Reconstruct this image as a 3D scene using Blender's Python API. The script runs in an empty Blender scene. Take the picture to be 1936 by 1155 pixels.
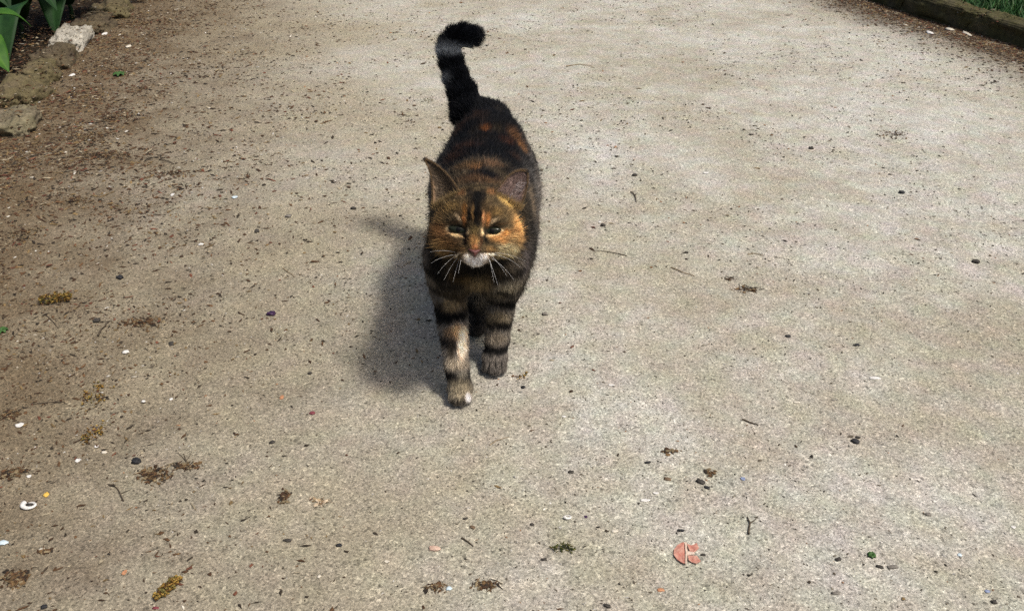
import bpy, math, random
import numpy as np
from mathutils import Vector

random.seed(7)
rng = np.random.default_rng(11)
scene = bpy.context.scene
scene.cycles.use_denoising = False
R = math.radians

# ------------------------------------------------------------------ camera, sky, sun, exposure
CAM_H = 0.66
PITCH = R(30.4)
FPX = 1677.0                      # focal length in photograph pixels (1936 wide)
cam_d = bpy.data.cameras.new('camera')
cam_d.sensor_width = 36.0
cam_d.lens = 36.0 * FPX / 1936.0
cam_d.clip_start, cam_d.clip_end = 0.02, 400.0
cam = bpy.data.objects.new('camera', cam_d)
cam.location = (0, 0, CAM_H)
cam.rotation_euler = (math.pi / 2 - PITCH, 0, 0)
scene.collection.objects.link(cam)
scene.camera = cam

SUN_EL = R(62)
SUN_AZ = math.atan2(0.90, -0.44)           # direction towards the sun, from +Y towards +X
world = bpy.data.worlds.new('World')
scene.world = world
world.use_nodes = True
wn = world.node_tree
bg = wn.nodes['Background']
sky = wn.nodes.new('ShaderNodeTexSky')
sky.sky_type = 'NISHITA'
sky.sun_disc = False
sky.sun_elevation = SUN_EL
sky.sun_rotation = SUN_AZ
sky.air_density, sky.dust_density, sky.ozone_density = 1.0, 6.0, 0.6
wn.links.new(sky.outputs[0], bg.inputs[0])
bg.inputs[1].default_value = 0.11
sun_d = bpy.data.lights.new('sun', 'SUN')
sun_d.energy = 3.3
sun_d.angle = R(8)
sun_d.color = (1.0, 0.95, 0.87)
sun = bpy.data.objects.new('sun', sun_d)
sdir = Vector((math.sin(SUN_AZ) * math.cos(SUN_EL), math.cos(SUN_AZ) * math.cos(SUN_EL), math.sin(SUN_EL)))
sun.rotation_euler = sdir.to_track_quat('Z', 'Y').to_euler()
sun.location = (3, -2, 5)
scene.collection.objects.link(sun)
vs = scene.view_settings
vs.view_transform = 'Standard'
vs.look = 'None'
vs.exposure = 0.18
vs.gamma = 1.0
vs.use_curve_mapping = False

# ------------------------------------------------------------------ helpers
cp, sp = math.cos(PITCH), math.sin(PITCH)
C_R = np.array([1.0, 0, 0]); C_U = np.array([0, sp, cp]); C_F = np.array([0, cp, -sp])
EYE = np.array([0, 0, CAM_H])


def ray(px, py):
    d = C_R * ((px - 968.0) / FPX) - C_U * ((py - 577.5) / FPX) + C_F
    return d


def at_y(px, py, y):
    """Point on the line of sight of a photograph pixel at distance y down the path."""
    d = ray(px, py)
    return EYE + d * (y / d[1])


def gp(px, py, z=0.0):
    """Point of the ground seen at a photograph pixel."""
    d = ray(px, py)
    return EYE + d * ((z - CAM_H) / d[2])


def depth_of(p):
    return float(np.dot(np.asarray(p) - EYE, C_F))


def lin(c, gain=1.0):
    c = np.asarray(c, dtype=float) / 255.0
    return np.where(c <= 0.04045, c / 12.92, ((c + 0.055) / 1.055) ** 2.4) * gain


def tag(o, label=None, cat=None, group=None, kind=None):
    for k, v in (('label', label), ('category', cat), ('group', group), ('kind', kind)):
        if v:
            o[k] = v
    return o


def link(name, data, parent=None, mat=None):
    o = bpy.data.objects.new(name, data)
    scene.collection.objects.link(o)
    if parent is not None:
        o.parent = parent
    if mat is not None:
        data.materials.append(mat)
    return o


def np_mesh(name, verts, faces, cols=None, smooth=False):
    """Mesh from numpy arrays; faces is one (n,3) or (n,4) array; cols are per-vertex linear rgb."""
    me = bpy.data.meshes.new(name)
    verts = np.asarray(verts, dtype=np.float32)
    faces = np.asarray(faces, dtype=np.int32)
    n, k = faces.shape
    me.vertices.add(len(verts))
    me.vertices.foreach_set('co', verts.ravel())
    me.loops.add(n * k)
    me.loops.foreach_set('vertex_index', faces.ravel())
    me.polygons.add(n)
    me.polygons.foreach_set('loop_start', np.arange(0, n * k, k, dtype=np.int32))
    me.polygons.foreach_set('loop_total', np.full(n, k, dtype=np.int32))
    me.polygons.foreach_set('use_smooth', np.full(n, smooth, dtype=bool))
    me.update(calc_edges=True)
    if cols is not None:
        a = me.color_attributes.new('tint', 'FLOAT_COLOR', 'POINT')
        c4 = np.ones((len(verts), 4), dtype=np.float32)
        c4[:, :3] = cols
        a.data.foreach_set('color', c4.ravel())
    me.validate()
    return me


def hash3(ix, iy, iz, seed):
    h = (ix.astype(np.int64) * 374761393 + iy.astype(np.int64) * 668265263 + iz.astype(np.int64) * 2147483647 + seed * 974634777) & 0xFFFFFFFF
    h = ((h ^ (h >> 13)) * 1274126177) & 0xFFFFFFFF
    h = (h ^ (h >> 16)) & 0xFFFFFFFF
    return h.astype(np.float64) / 4294967295.0


def vnoise(p, scale, seed=0, octaves=1):
    """Value noise in 0..1 at points p (n,3)."""
    out = np.zeros(len(p)); amp = 1.0; tot = 0.0
    for o in range(octaves):
        q = np.asarray(p, dtype=float) * scale * (2 ** o) + 100.0
        i = np.floor(q).astype(np.int64); f = q - i; f = f * f * (3 - 2 * f)
        r = 0
        for dx in (0, 1):
            for dy in (0, 1):
                for dz in (0, 1):
                    w = (f[:, 0] if dx else 1 - f[:, 0]) * (f[:, 1] if dy else 1 - f[:, 1]) * (f[:, 2] if dz else 1 - f[:, 2])
                    r = r + w * hash3(i[:, 0] + dx, i[:, 1] + dy, i[:, 2] + dz, seed + o * 17)
        out += amp * r; tot += amp; amp *= 0.5
    return out / tot


def sstep(a, b, x):
    t = np.clip((x - a) / (b - a), 0, 1)
    return t * t * (3 - 2 * t)


def norm(v):
    v = np.asarray(v, dtype=float)
    return v / np.maximum(np.linalg.norm(v, axis=-1, keepdims=True), 1e-9)


# ------------------------------------------------------------------ materials
class NT:
    def __init__(self, name):
        self.m = bpy.data.materials.new(name)
        self.m.use_nodes = True
        self.t = self.m.node_tree
        self.bsdf = self.t.nodes['Principled BSDF']
        self.co = None

    def n(self, typ, **kw):
        nd = self.t.nodes.new(typ)
        for k, v in kw.items():
            setattr(nd, k, v)
        return nd

    def l(self, a, b):
        self.t.links.new(a, b)

    def coords(self, kind='Object'):
        if self.co is None:
            self.co = self.n('ShaderNodeTexCoord')
        return self.co.outputs[kind]

    def noise(self, scale, detail=4, rough=0.55, kind='Object', dist=0.0, vec=None):
        nd = self.n('ShaderNodeTexNoise')
        nd.inputs['Scale'].default_value = scale
        nd.inputs['Detail'].default_value = detail
        nd.inputs['Roughness'].default_value = rough
        nd.inputs['Distortion'].default_value = dist
        self.l(vec if vec is not None else self.coords(kind), nd.inputs['Vector'])
        return nd

    def ramp(self, src, stops, interp='LINEAR'):
        nd = self.n('ShaderNodeValToRGB')
        nd.color_ramp.interpolation = interp
        e = nd.color_ramp.elements
        while len(e) < len(stops):
            e.new(0.5)
        for el, (p, c) in zip(e, stops):
            el.position = p
            el.color = (*c, 1) if not np.isscalar(c) else (c, c, c, 1)
        self.l(src, nd.inputs['Fac'])
        return nd.outputs['Color']

    def mix(self, fac, a, b, blend='MIX'):
        nd = self.n('ShaderNodeMix', data_type='RGBA', blend_type=blend)
        for s, v in ((nd.inputs[0], fac), (nd.inputs[6], a), (nd.inputs[7], b)):
            if hasattr(v, 'is_linked'):
                self.l(v, s)
            elif np.isscalar(v):
                s.default_value = v
            else:
                s.default_value = (*v, 1)
        return nd.outputs[2]

    def math(self, op, a, b=None, clamp=False):
        nd = self.n('ShaderNodeMath', operation=op, use_clamp=clamp)
        for s, v in ((nd.inputs[0], a), (nd.inputs[1], b)):
            if v is None:
                continue
            if hasattr(v, 'is_linked'):
                self.l(v, s)
            else:
                s.default_value = v
        return nd.outputs[0]

    def bump(self, h, strength=0.5, dist=0.002):
        nd = self.n('ShaderNodeBump')
        nd.inputs['Strength'].default_value = strength
        nd.inputs['Distance'].default_value = dist
        self.l(h, nd.inputs['Height'])
        self.l(nd.outputs[0], self.bsdf.inputs['Normal'])

    def out(self, color, rough=0.8, spec=0.3):
        if hasattr(color, 'is_linked'):
            self.l(color, self.bsdf.inputs['Base Color'])
        else:
            self.bsdf.inputs['Base Color'].default_value = (*color, 1)
        self.bsdf.inputs['Roughness'].default_value = rough
        self.bsdf.inputs['Specular IOR Level'].default_value = spec
        return self.m


def speckled(name, c1, c2, scale=300, rough=0.8, spec=0.3, bump=0.0, dist=0.001):
    t = NT(name)
    nz = t.noise(scale, 4)
    m = t.out(t.ramp(nz.outputs['Fac'], [(0.35, c1), (0.65, c2)]), rough, spec)
    if bump:
        t.bump(nz.outputs['Fac'], bump, dist)
    return m


def tinted(name, scale=200, amount=0.5, rough=0.85, spec=0.2):
    """Material that takes its colour from the mesh's own 'tint' attribute, broken up by grain."""
    t = NT(name)
    a = t.n('ShaderNodeAttribute', attribute_name='tint')
    nz = t.noise(scale, 3)
    g = t.ramp(nz.outputs['Fac'], [(0.3, 1 - amount), (0.7, 1 + amount * 0.4)])
    return t.out(t.mix(1.0, a.outputs['Color'], g, 'MULTIPLY'), rough, spec)


# kerb lines on the ground (left: path edge against kerb stones; right: foot of stone edging)
LA, LB = gp(0, 240), gp(190, 35)
RA, RB = gp(1936, 92), gp(1680, 11)
ldir = norm((LB - LA)[:2]); lnor = np.array([ldir[1], -ldir[0]])        # points into the path
rdir = norm((RB - RA)[:2]); rnor = np.array([-rdir[1], rdir[0]])        # points into the path


def dl(x, y):
    return (x - LA[0]) * lnor[0] + (y - LA[1]) * lnor[1]


def dr(x, y):
    return (x - RA[0]) * rnor[0] + (y - RA[1]) * rnor[1]


# ------------------------------------------------------------------ ground
def make_path_material():
    t = NT('gravel_path')
    co = t.coords('Object')
    big = t.noise(1.6, 4, 0.55)
    mid = t.noise(9.0, 5, 0.6)
    hue = t.noise(26.0, 3, 0.5)
    fine = t.noise(380.0, 5, 0.75)
    grit = t.n('ShaderNodeTexVoronoi'); grit.inputs['Scale'].default_value = 560.0
    t.l(co, grit.inputs['Vector'])
    grit2 = t.n('ShaderNodeTexVoronoi'); grit2.inputs['Scale'].default_value = 300.0
    t.l(co, grit2.inputs['Vector'])
    base = t.ramp(big.outputs['Fac'], [(0.32, (0.308, 0.288, 0.232)), (0.5, (0.384, 0.372, 0.322)), (0.68, (0.435, 0.432, 0.396))])
    base = t.mix(t.ramp(mid.outputs['Fac'], [(0.40, 0.0), (0.72, 0.55)]), base, (0.270, 0.235, 0.165))
    base = t.mix(t.ramp(mid.outputs['Fac'], [(0.30, 0.35), (0.48, 0.0)]), base, (0.46, 0.44, 0.395))
    # faint pink, green and blue drift of the ground colour
    sc = t.mix(0.10, base, hue.outputs['Color'], 'OVERLAY')
    # dirt trodden in along the left and right margins
    sep = t.n('ShaderNodeSeparateXYZ'); t.l(co, sep.inputs[0])
    X, Y = sep.outputs[0], sep.outputs[1]
    d_l = t.math('ADD', t.math('MULTIPLY', t.math('SUBTRACT', X, float(LA[0])), float(lnor[0])), t.math('MULTIPLY', t.math('SUBTRACT', Y, float(LA[1])), float(lnor[1])))
    d_r = t.math('ADD', t.math('MULTIPLY', t.math('SUBTRACT', X, float(RA[0])), float(rnor[0])), t.math('MULTIPLY', t.math('SUBTRACT', Y, float(RA[1])), float(rnor[1])))
    wob = t.math('MULTIPLY', t.math('SUBTRACT', mid.outputs['Fac'], 0.5), 0.9)
    mr = t.n('ShaderNodeMapRange'); mr.interpolation_type = 'SMOOTHSTEP'
    t.l(t.math('ADD', d_l, wob), mr.inputs[0])
    mr.inputs[1].default_value, mr.inputs[2].default_value, mr.inputs[3].default_value, mr.inputs[4].default_value = 0.0, 0.95, 1.0, 0.0
    mr3 = t.n('ShaderNodeMapRange'); mr3.interpolation_type = 'SMOOTHSTEP'
    t.l(t.math('ADD', d_l, t.math('MULTIPLY', t.math('SUBTRACT', big.outputs['Fac'], 0.5), 2.6)), mr3.inputs[0])
    mr3.inputs[1].default_value, mr3.inputs[2].default_value, mr3.inputs[3].default_value, mr3.inputs[4].default_value = 0.0, 1.7, 0.7, 0.0
    sc = t.mix(mr3.outputs[0], sc, (0.280, 0.240, 0.160))
    sc = t.mix(mr.outputs[0], sc, (0.115, 0.083, 0.048))
    mr2 = t.n('ShaderNodeMapRange'); mr2.interpolation_type = 'SMOOTHSTEP'
    t.l(t.math('ADD', d_r, t.math('MULTIPLY', wob, 0.4)), mr2.inputs[0])
    mr2.inputs[1].default_value, mr2.inputs[2].default_value, mr2.inputs[3].default_value, mr2.inputs[4].default_value = 0.04, 0.36, 0.92, 0.0
    sc = t.mix(mr2.outputs[0], sc, (0.080, 0.055, 0.032))
    # grains
    sep1 = t.n('ShaderNodeSeparateColor'); t.l(grit.outputs['Color'], sep1.inputs[0])
    sep2 = t.n('ShaderNodeSeparateColor'); t.l(grit2.outputs['Color'], sep2.inputs[0])
    g = t.ramp(sep1.outputs[0], [(0.0, 0.55), (0.2, 0.86), (0.7, 1.05), (1.0, 1.4)])
    sc = t.mix(1.0, sc, g, 'MULTIPLY')
    g2 = t.ramp(sep2.outputs[1], [(0.0, 0.55), (0.07, 0.92), (0.88, 1.03), (1.0, 1.4)])
    sc = t.mix(1.0, sc, g2, 'MULTIPLY')
    g3 = t.ramp(fine.outputs['Fac'], [(0.30, 0.68), (0.5, 1.0), (0.70, 1.28)])
    sc = t.mix(1.0, sc, g3, 'MULTIPLY')
    h = t.math('ADD', t.math('MULTIPLY', fine.outputs['Fac'], 1.0), t.math('MULTIPLY', sep1.outputs[0], 0.6))
    t.bump(h, 0.75, 0.0022)
    return t.out(sc, 0.95, 0.15)


def path_h(x, y):
    p = np.stack([x, y, np.zeros_like(x)], 1)
    return (vnoise(p, 3.0, 3, 3) - 0.5) * 0.012 + (vnoise(p, 28.0, 5, 2) - 0.5) * 0.004 - 0.003


def ground_sheet():
    s = 90.0
    me = np_mesh('ground', [(-s, -s, -0.06), (s, -s, -0.06), (s, s, -0.06), (-s, s, -0.06)], [(0, 1, 2, 3)])
    o = link('ground', me, mat=speckled('earth', (0.05, 0.036, 0.022), (0.11, 0.085, 0.05), 12, 0.95, 0.1))
    tag(o, kind='structure')


def along(A, d, nrm, s, off):
    return A[:2] + d * s + nrm * off


def path_sheet():
    # s runs along the left kerb, t across from the left kerb to the right edging
    ns, nt = 460, 330
    s = np.concatenate([np.linspace(-9, -2.2, 12), np.linspace(-2.18, 2.6, ns - 24), np.linspace(2.65, 14, 12)])
    t = np.linspace(0, 1, nt)
    S, T = np.meshgrid(s, t, indexing='ij')
    L = LA[:2] + S[..., None] * ldir - lnor * 0.06
    offs = (LA[:2] - RA[:2]) @ rdir
    Rr = RA[:2] + (S[..., None] + offs) * rdir - rnor * 0.05
    P = L + (Rr - L) * T[..., None]
    x, y = P[..., 0].ravel(), P[..., 1].ravel()
    v = np.stack([x, y, path_h(x, y)], 1)
    idx = np.arange(ns * nt).reshape(ns, nt)
    f = np.stack([idx[:-1, :-1], idx[1:, :-1], idx[1:, 1:], idx[:-1, 1:]], -1).reshape(-1, 4)[:, ::-1]
    o = link('gravel_path', np_mesh('gravel_path', v, f, smooth=True), mat=make_path_material())
    tag(o, kind='structure')


def strip(name, A, d, nrm, o0, o1, z, mat, relief, ns=240, nt=60, s0=-3.0, s1=4.0):
    s = np.linspace(s0, s1, ns); t = np.linspace(o0, o1, nt)
    S, T = np.meshgrid(s, t, indexing='ij')
    P = A[:2] + S[..., None] * d + T[..., None] * nrm
    x, y = P[..., 0].ravel(), P[..., 1].ravel()
    p3 = np.stack([x, y, np.zeros_like(x)], 1)
    zz = z + (vnoise(p3, 9, 8, 3) - 0.5) * relief
    idx = np.arange(ns * nt).reshape(ns, nt)
    f = np.stack([idx[:-1, :-1], idx[1:, :-1], idx[1:, 1:], idx[:-1, 1:]], -1).reshape(-1, 4)
    o = link(name, np_mesh(name, np.stack([x, y, zz], 1), f, smooth=True), mat=mat)
    tag(o, kind='structure')
    return o


ground_sheet()
path_sheet()
soil_m = speckled('bed_soil', (0.008, 0.006, 0.004), (0.030, 0.021, 0.013), 60, 0.95, 0.1, 0.8, 0.01)
strip('soil_bed', LA, ldir, lnor, -7.0, -0.03, -0.004, soil_m, 0.05, nt=140, s1=6.0)
lawn_m = speckled('lawn_earth', (0.008, 0.020, 0.006), (0.02, 0.045, 0.012), 40, 0.95, 0.1)
strip('lawn', RA, rdir, rnor, -7.0, -0.066, 0.034, lawn_m, 0.02, nt=120, s1=6.0)


# ------------------------------------------------------------------ stones, blocks
def ico(sub=2):
    import bmesh
    bm = bmesh.new()
    bmesh.ops.create_icosphere(bm, subdivisions=sub, radius=1.0)
    v = np.array([x.co[:] for x in bm.verts]); f = np.array([[w.index for w in x.verts] for x in bm.faces])
    bm.free()
    return v, f


ICO1, ICO2, ICO3, ICO4, ICO5 = ico(1), ico(2), ico(3), ico(4), ico(5)


def rock(dims, seed, sub=ICO3, square=0.5, rough=0.25, freq=1.6):
    """Squared-off lump with uneven faces; dims are half sizes. Returns verts, faces."""
    v, f = sub
    e = 1.0 - 0.65 * square
    q = np.sign(v) * np.abs(v) ** e
    q = q / np.maximum(np.abs(q).max(1, keepdims=True) ** square, 1e-6)
    n = vnoise(v + seed * 3.1, freq, seed, 3) - 0.5
    n2 = vnoise(v + seed * 1.7, freq * 5, seed + 5, 2) - 0.5
    q = q * (1 + rough * n + rough * 0.35 * n2)[:, None]
    return q * np.asarray(dims), f


def turned(v, rz, loc):
    c, s = math.cos(rz), math.sin(rz)
    M = np.array([[c, -s, 0], [s, c, 0], [0, 0, 1]])
    return v @ M.T + np.asarray(loc)


def kerb_material(name, c1, c2, moss, amount):
    t = NT(name)
    a = t.noise(9, 5, 0.65)
    b = t.noise(70, 5, 0.7)
    c = t.ramp(a.outputs['Fac'], [(0.35, c1), (0.65, c2)])
    m = t.noise(14, 4, 0.6)
    c = t.mix(t.ramp(m.outputs['Fac'], [(0.5 - amount * 0.3, 0.0), (0.75 - amount * 0.25, amount)]), c, moss)
    c = t.mix(1.0, c, t.ramp(b.outputs['Fac'], [(0.3, 0.55), (0.7, 1.3)]), 'MULTIPLY')
    t.bump(b.outputs['Fac'], 0.8, 0.006)
    return t.out(c, 0.92, 0.2)


moss_stone = kerb_material('mossy_kerb_stone', (0.080, 0.060, 0.036), (0.160, 0.130, 0.085), (0.080, 0.068, 0.026), 0.7)
pale_stone = kerb_material('pale_kerb_stone', (0.22, 0.20, 0.16), (0.40, 0.38, 0.33), (0.20, 0.18, 0.12), 0.3)
grey_stone = kerb_material('grey_kerb_stone', (0.105, 0.084, 0.056), (0.20, 0.168, 0.118), (0.11, 0.105, 0.05), 0.5)
brown_stone = kerb_material('brown_kerb_stone', (0.05, 0.037, 0.024), (0.11, 0.088, 0.058), (0.07, 0.055, 0.025), 0.5)

KERB = [  # px, py of the stone's middle, half length, half depth, half height, yaw change, material, label
    (18, 212, 0.085, 0.055, 0.045, 0.10, grey_stone, 'pale grey kerb stone cut off by the left border, nearest of its row'),
    (34, 160, 0.095, 0.060, 0.050, -0.1, moss_stone, 'squat kerb stone covered in yellowish moss, behind the pale grey one'),
    (66, 124, 0.060, 0.050, 0.045, 0.2, moss_stone, 'small rounded mossy kerb stone between the squat mossy one and the brown streaked one'),
    (100, 95, 0.085, 0.055, 0.050, -0.05, brown_stone, 'brown streaked kerb stone lying just in front of the whitish broken one'),
    (131, 60, 0.125, 0.046, 0.044, 0.05, pale_stone, 'whitish sunlit kerb stone with a broken upper face'),
    (172, 32, 0.110, 0.060, 0.045, 0.0, brown_stone, 'dark brown kerb stone half buried in litter behind the whitish one'),
    (208, 6, 0.110, 0.060, 0.045, 0.1, moss_stone, 'far mossy kerb stone under the top edge of the picture'),
]
STONE_PTS = []
kerb_angle = math.atan2(ldir[1], ldir[0])
for i, (px, py, hl, hd, hh, dy, m, lab) in enumerate(KERB):
    p = gp(px, py, 0.03)
    v, f = rock((hl, hd, hh), 20 + i, ICO5, 0.35, 0.75, 1.9)
    o = link('kerb_stone', np_mesh('kerb_stone', turned(v, kerb_angle + dy, (0, 0, 0)), f, smooth=True), mat=m)
    o.location = (p[0], p[1], -0.004 - hh * 0.24)
    STONE_PTS.append(np.array(turned(v, kerb_angle + dy, o.location))[v[:, 2] > hh * .35])
    tag(o, lab, 'kerb stone', 'old kerb stones along the planted bed')

edging_m = kerb_material('edging_stone', (0.045, 0.038, 0.024), (0.10, 0.085, 0.055), (0.055, 0.052, 0.016), 0.8)
edge_angle = math.atan2(rdir[1], rdir[0])
EDGE_LABELS = [
    'mossy edging stone nearest the right border, dark face to the path',
    'second mossy edging stone from the right border, beside the lawn',
    'third mossy edging stone from the right border, with a dark shaded face',
    'fourth mossy edging stone from the right border, lower than its neighbours',
    'mossy edging stone farthest along the lawn, at the top of the picture',
]
s = -0.45
k = 0
for L in (0.36, 0.30, 0.33, 0.27, 0.34, 0.36, 0.34):
    v, f = rock((L / 2 + 0.012, 0.042, 0.042), 60 + k, ICO5, 0.72, 0.55, 2.6)
    pos = RA[:2] + rdir * (s + L / 2) - rnor * 0.038
    o = link('edging_stone', np_mesh('edging_stone', turned(v, edge_angle + random.uniform(-.03, .03), (0, 0, 0)), f, smooth=True), mat=edging_m)
    o.location = (pos[0], pos[1], 0.018 + random.uniform(-.004, .006))
    STONE_PTS.append(np.array(turned(v, edge_angle, o.location))[v[:, 2] > .026])
    tag(o, EDGE_LABELS[max(0, min(k - 1, 4))] if 0 < k < 6 else ('mossy edging stone outside the right border' if k == 0 else 'mossy edging stone beyond the top border'), 'edging stone', 'mossy stone edging of the lawn')
    s += L
    k += 1


# ------------------------------------------------------------------ scatter: gravel, litter, grass (uncountable)
def visible_area(n, y0=0.45, y1=4.4):
    y = y0 + (y1 - y0) * rng.random(n) ** 1.25
    half = 0.28 + y * 0.60
    x = (rng.random(n) * 2 - 1) * half
    return x, y


def flakes(name, x, y, z, size, flat, cols, mat, lift=0.0, stretch=None, tri=8):
    """Many small faceted lumps in one mesh."""
    n = len(x)
    base = np.array([(1, .35, 0), (-.2, 1, 0), (-1, .1, 0), (.3, -1, 0), (0, 0, 1), (0, 0, -1)], float)
    fa = np.array([(0, 1, 4), (1, 2, 4), (2, 3, 4), (3, 0, 4), (1, 0, 5), (2, 1, 5), (3, 2, 5), (0, 3, 5)])
    v = base[None] * (0.6 + 0.6 * rng.random((n, 6, 1)))
    v = v + (rng.random((n, 6, 3)) - 0.5) * 0.7
    st = np.ones(n) if stretch is None else stretch
    v[..., 0] *= (size * st)[:, None]; v[..., 1] *= (size / np.sqrt(st))[:, None]; v[..., 2] *= (size * flat)[:, None]
    a = rng.random(n) * 6.283
    ca, sa = np.cos(a)[:, None], np.sin(a)[:, None]
    tx = (rng.random(n) - .5)[:, None] * 0.5
    v[..., 2] += v[..., 0] * tx
    X = v[..., 0] * ca - v[..., 1] * sa + x[:, None]; Y = v[..., 0] * sa + v[..., 1] * ca + y[:, None]
    Z = v[..., 2] + (z + size * flat * 0.4 + lift)[:, None]
    V = np.stack([X, Y, Z], -1).reshape(-1, 3)
    F = (fa[None] + (np.arange(n) * 6)[:, None, None]).reshape(-1, 3)
    C = np.repeat(cols, 6, 0)
    o = link(name, np_mesh(name, V, F, C), mat=mat)
    return o


def pick(cols, n, w):
    c = np.array(cols, float)
    i = rng.choice(len(c), n, p=np.array(w) / sum(w))
    return c[i] * (0.7 + 0.6 * rng.random((n, 1)))


grit_m = tinted('grit', 500, 0.5, 0.9)
litter_m = tinted('plant_litter', 250, 0.5, 0.8, 0.25)


def make_gravel():
    n = 46000
    x, y = visible_area(n)
    pn = vnoise(np.stack([x, y, 0 * x], 1), 5.0, 77, 3)
    ok = (dl(x, y) > 0.0) & (dr(x, y) > 0.0) & (rng.random(n) < .10 + 1.2 * sstep(.38, .66, pn))
    x, y = x[ok], y[ok]; n = len(x)
    size = 0.0011 + 0.0020 * rng.random(n) ** 3.0 + 0.0024 * (rng.random(n) < 0.03) * rng.random(n)
    size = size * np.clip(y / 1.7, .5, 1.15)
    cols = pick([(0.030, 0.026, 0.021), (0.09, 0.075, 0.055), (0.20, 0.18, 0.14), (0.42, 0.40, 0.36), (0.62, 0.60, 0.55), (0.24, 0.13, 0.07)], n, [4.5, 4, 4, 3, 0.4, 0.6])
    o = flakes('gravel', x, y, path_h(x, y), size, 0.55, cols, grit_m, stretch=0.7 + rng.random(n) * 1.4)
    tag(o, 'fine gravel and grit strewn over the pale path', 'gravel', kind='stuff')


def make_litter():
    n = 380000
    x, y = visible_area(n, 0.45, 4.6)
    half = 0.28 + y * 0.60
    left = rng.random(n) < .55
    x = np.where(left, -half * (1 - 0.75 * rng.random(n) ** 1.6), x)
    ne = 60000
    se, te = rng.uniform(-.6, 2.2, ne), rng.exponential(.09, ne)
    pe = RA[:2] + se[:, None] * rdir + te[:, None] * rnor
    x[:ne], y[:ne] = pe[:, 0], pe[:, 1]
    p = np.stack([x, y, 0 * x], 1)
    d_l, d_r = dl(x, y), dr(x, y)
    patch = vnoise(p * (1, 1.0, 1), 7.5, 31, 3)
    big = vnoise(p, 2.4, 41, 2)
    dens = np.exp(-np.maximum(d_l, 0) / 0.26) * (0.45 + 1.0 * sstep(0.36, 0.62, patch)) + 1.3 * np.exp(-np.maximum(d_r, 0) / 0.11)
    dens += 0.10 * sstep(0.55, 0.70, patch) * np.exp(-np.maximum(d_l, 0) / 0.6) + 0.008 * sstep(0.6, 0.75, patch) + 0.002
    dens = np.where(d_l < 0, 0.5, dens); dens = np.where(d_r < 0, 0.0, dens)
    dens *= sstep(.5, 1.5, y) * .75 + .25
    ok = rng.random(n) < dens * 0.85
    x, y = x[ok], y[ok]; n = len(x)
    size = (0.0013 + 0.0042 * rng.random(n) ** 2.6) * (.5 + .5 * sstep(.8, 1.8, y))
    cols = pick([(0.050, 0.026, 0.012), (0.095, 0.050, 0.022), (0.030, 0.022, 0.014), (0.17, 0.115, 0.05), (0.26, 0.22, 0.15), (0.12, 0.045, 0.025), (0.5, 0.46, 0.38)], n, [5, 4, 4, 2.6, 2.0, 1.2, 0.10])
    z = np.where(dl(x, y) < 0, 0.004 + 0.02 * rng.random(n), path_h(x, y))
    add = np.concatenate([q[rng.integers(0, len(q), 170)] for q in STONE_PTS])
    m = len(add)
    x, y, z = np.concatenate([x, add[:, 0]]), np.concatenate([y, add[:, 1]]), np.concatenate([z, add[:, 2]])
    size = np.concatenate([size, .0012 + .0035 * rng.random(m) ** 2]); cols = np.concatenate([cols, cols[rng.integers(0, n, m)]]); n += m
    o = flakes('plant_litter', x, y, z, size, 0.25, cols, litter_m, lift=0.0006, stretch=0.8 + 2.0 * rng.random(n) ** 1.5)
    tag(o, 'brown crumbled plant litter drifted along the path margins', 'litter', kind='stuff')


def make_grass():
    n = 26000
    s = rng.uniform(-0.9, 2.6, n); t = -0.062 - 1.3 * rng.random(n) ** 1.4
    P = RA[:2] + s[:, None] * rdir + t[:, None] * rnor
    h = 0.022 + 0.03 * rng.random(n); w = 0.0013 + 0.0012 * rng.random(n)
    a = rng.random(n) * 6.283; lean = 0.3 + 0.7 * rng.random(n); b = rng.random(n) * 6.283
    ux, uy = np.cos(a) * w, np.sin(a) * w
    lx, ly = np.cos(b) * lean * h, np.sin(b) * lean * h
    z0 = np.full(n, 0.026)
    r0 = np.stack([P[:, 0] - ux, P[:, 1] - uy, z0], 1); r1 = np.stack([P[:, 0] + ux, P[:, 1] + uy, z0], 1)
    m0 = np.stack([P[:, 0] - ux * .8 + lx * .35, P[:, 1] - uy * .8 + ly * .35, z0 + h * .6], 1)
    m1 = np.stack([P[:, 0] + ux * .8 + lx * .35, P[:, 1] + uy * .8 + ly * .35, z0 + h * .6], 1)
    tp = np.stack([P[:, 0] + lx, P[:, 1] + ly, z0 + h], 1)
    V = np.stack([r0, r1, m0, m1, tp], 1).reshape(-1, 3)
    F = (np.array([(0, 1, 3), (0, 3, 2), (2, 3, 4)])[None] + (np.arange(n) * 5)[:, None, None]).reshape(-1, 3)
    c = pick([(0.016, 0.065, 0.012), (0.025, 0.09, 0.016), (0.05, 0.10, 0.02), (0.10, 0.10, 0.03)], n, [4, 4, 1, .4])
    o = link('grass', np_mesh('grass', V, F, np.repeat(c, 5, 0)), mat=tinted('grass_blade', 60, 0.3, 0.6, 0.3))
    tag(o, 'short dark green lawn grass behind the stone edging', 'grass', kind='stuff')


make_gravel()
make_litter()
make_grass()


# ------------------------------------------------------------------ broad-leaved plants in the left bed, small weeds
def leaf_material(name, c1, c2, vein):
    t = NT(name)
    a = t.noise(30, 4, .6)
    c = t.ramp(a.outputs['Fac'], [(.3, c1), (.7, c2)])
    at = t.n('ShaderNodeAttribute', attribute_name='tint')
    c = t.mix(at.outputs['Fac'], c, vein)
    t.bump(a.outputs['Fac'], .3, .004)
    m = t.out(c, .62, .2)
    t.bsdf.inputs['Transmission Weight'].default_value = 0.0
    return m


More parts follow.
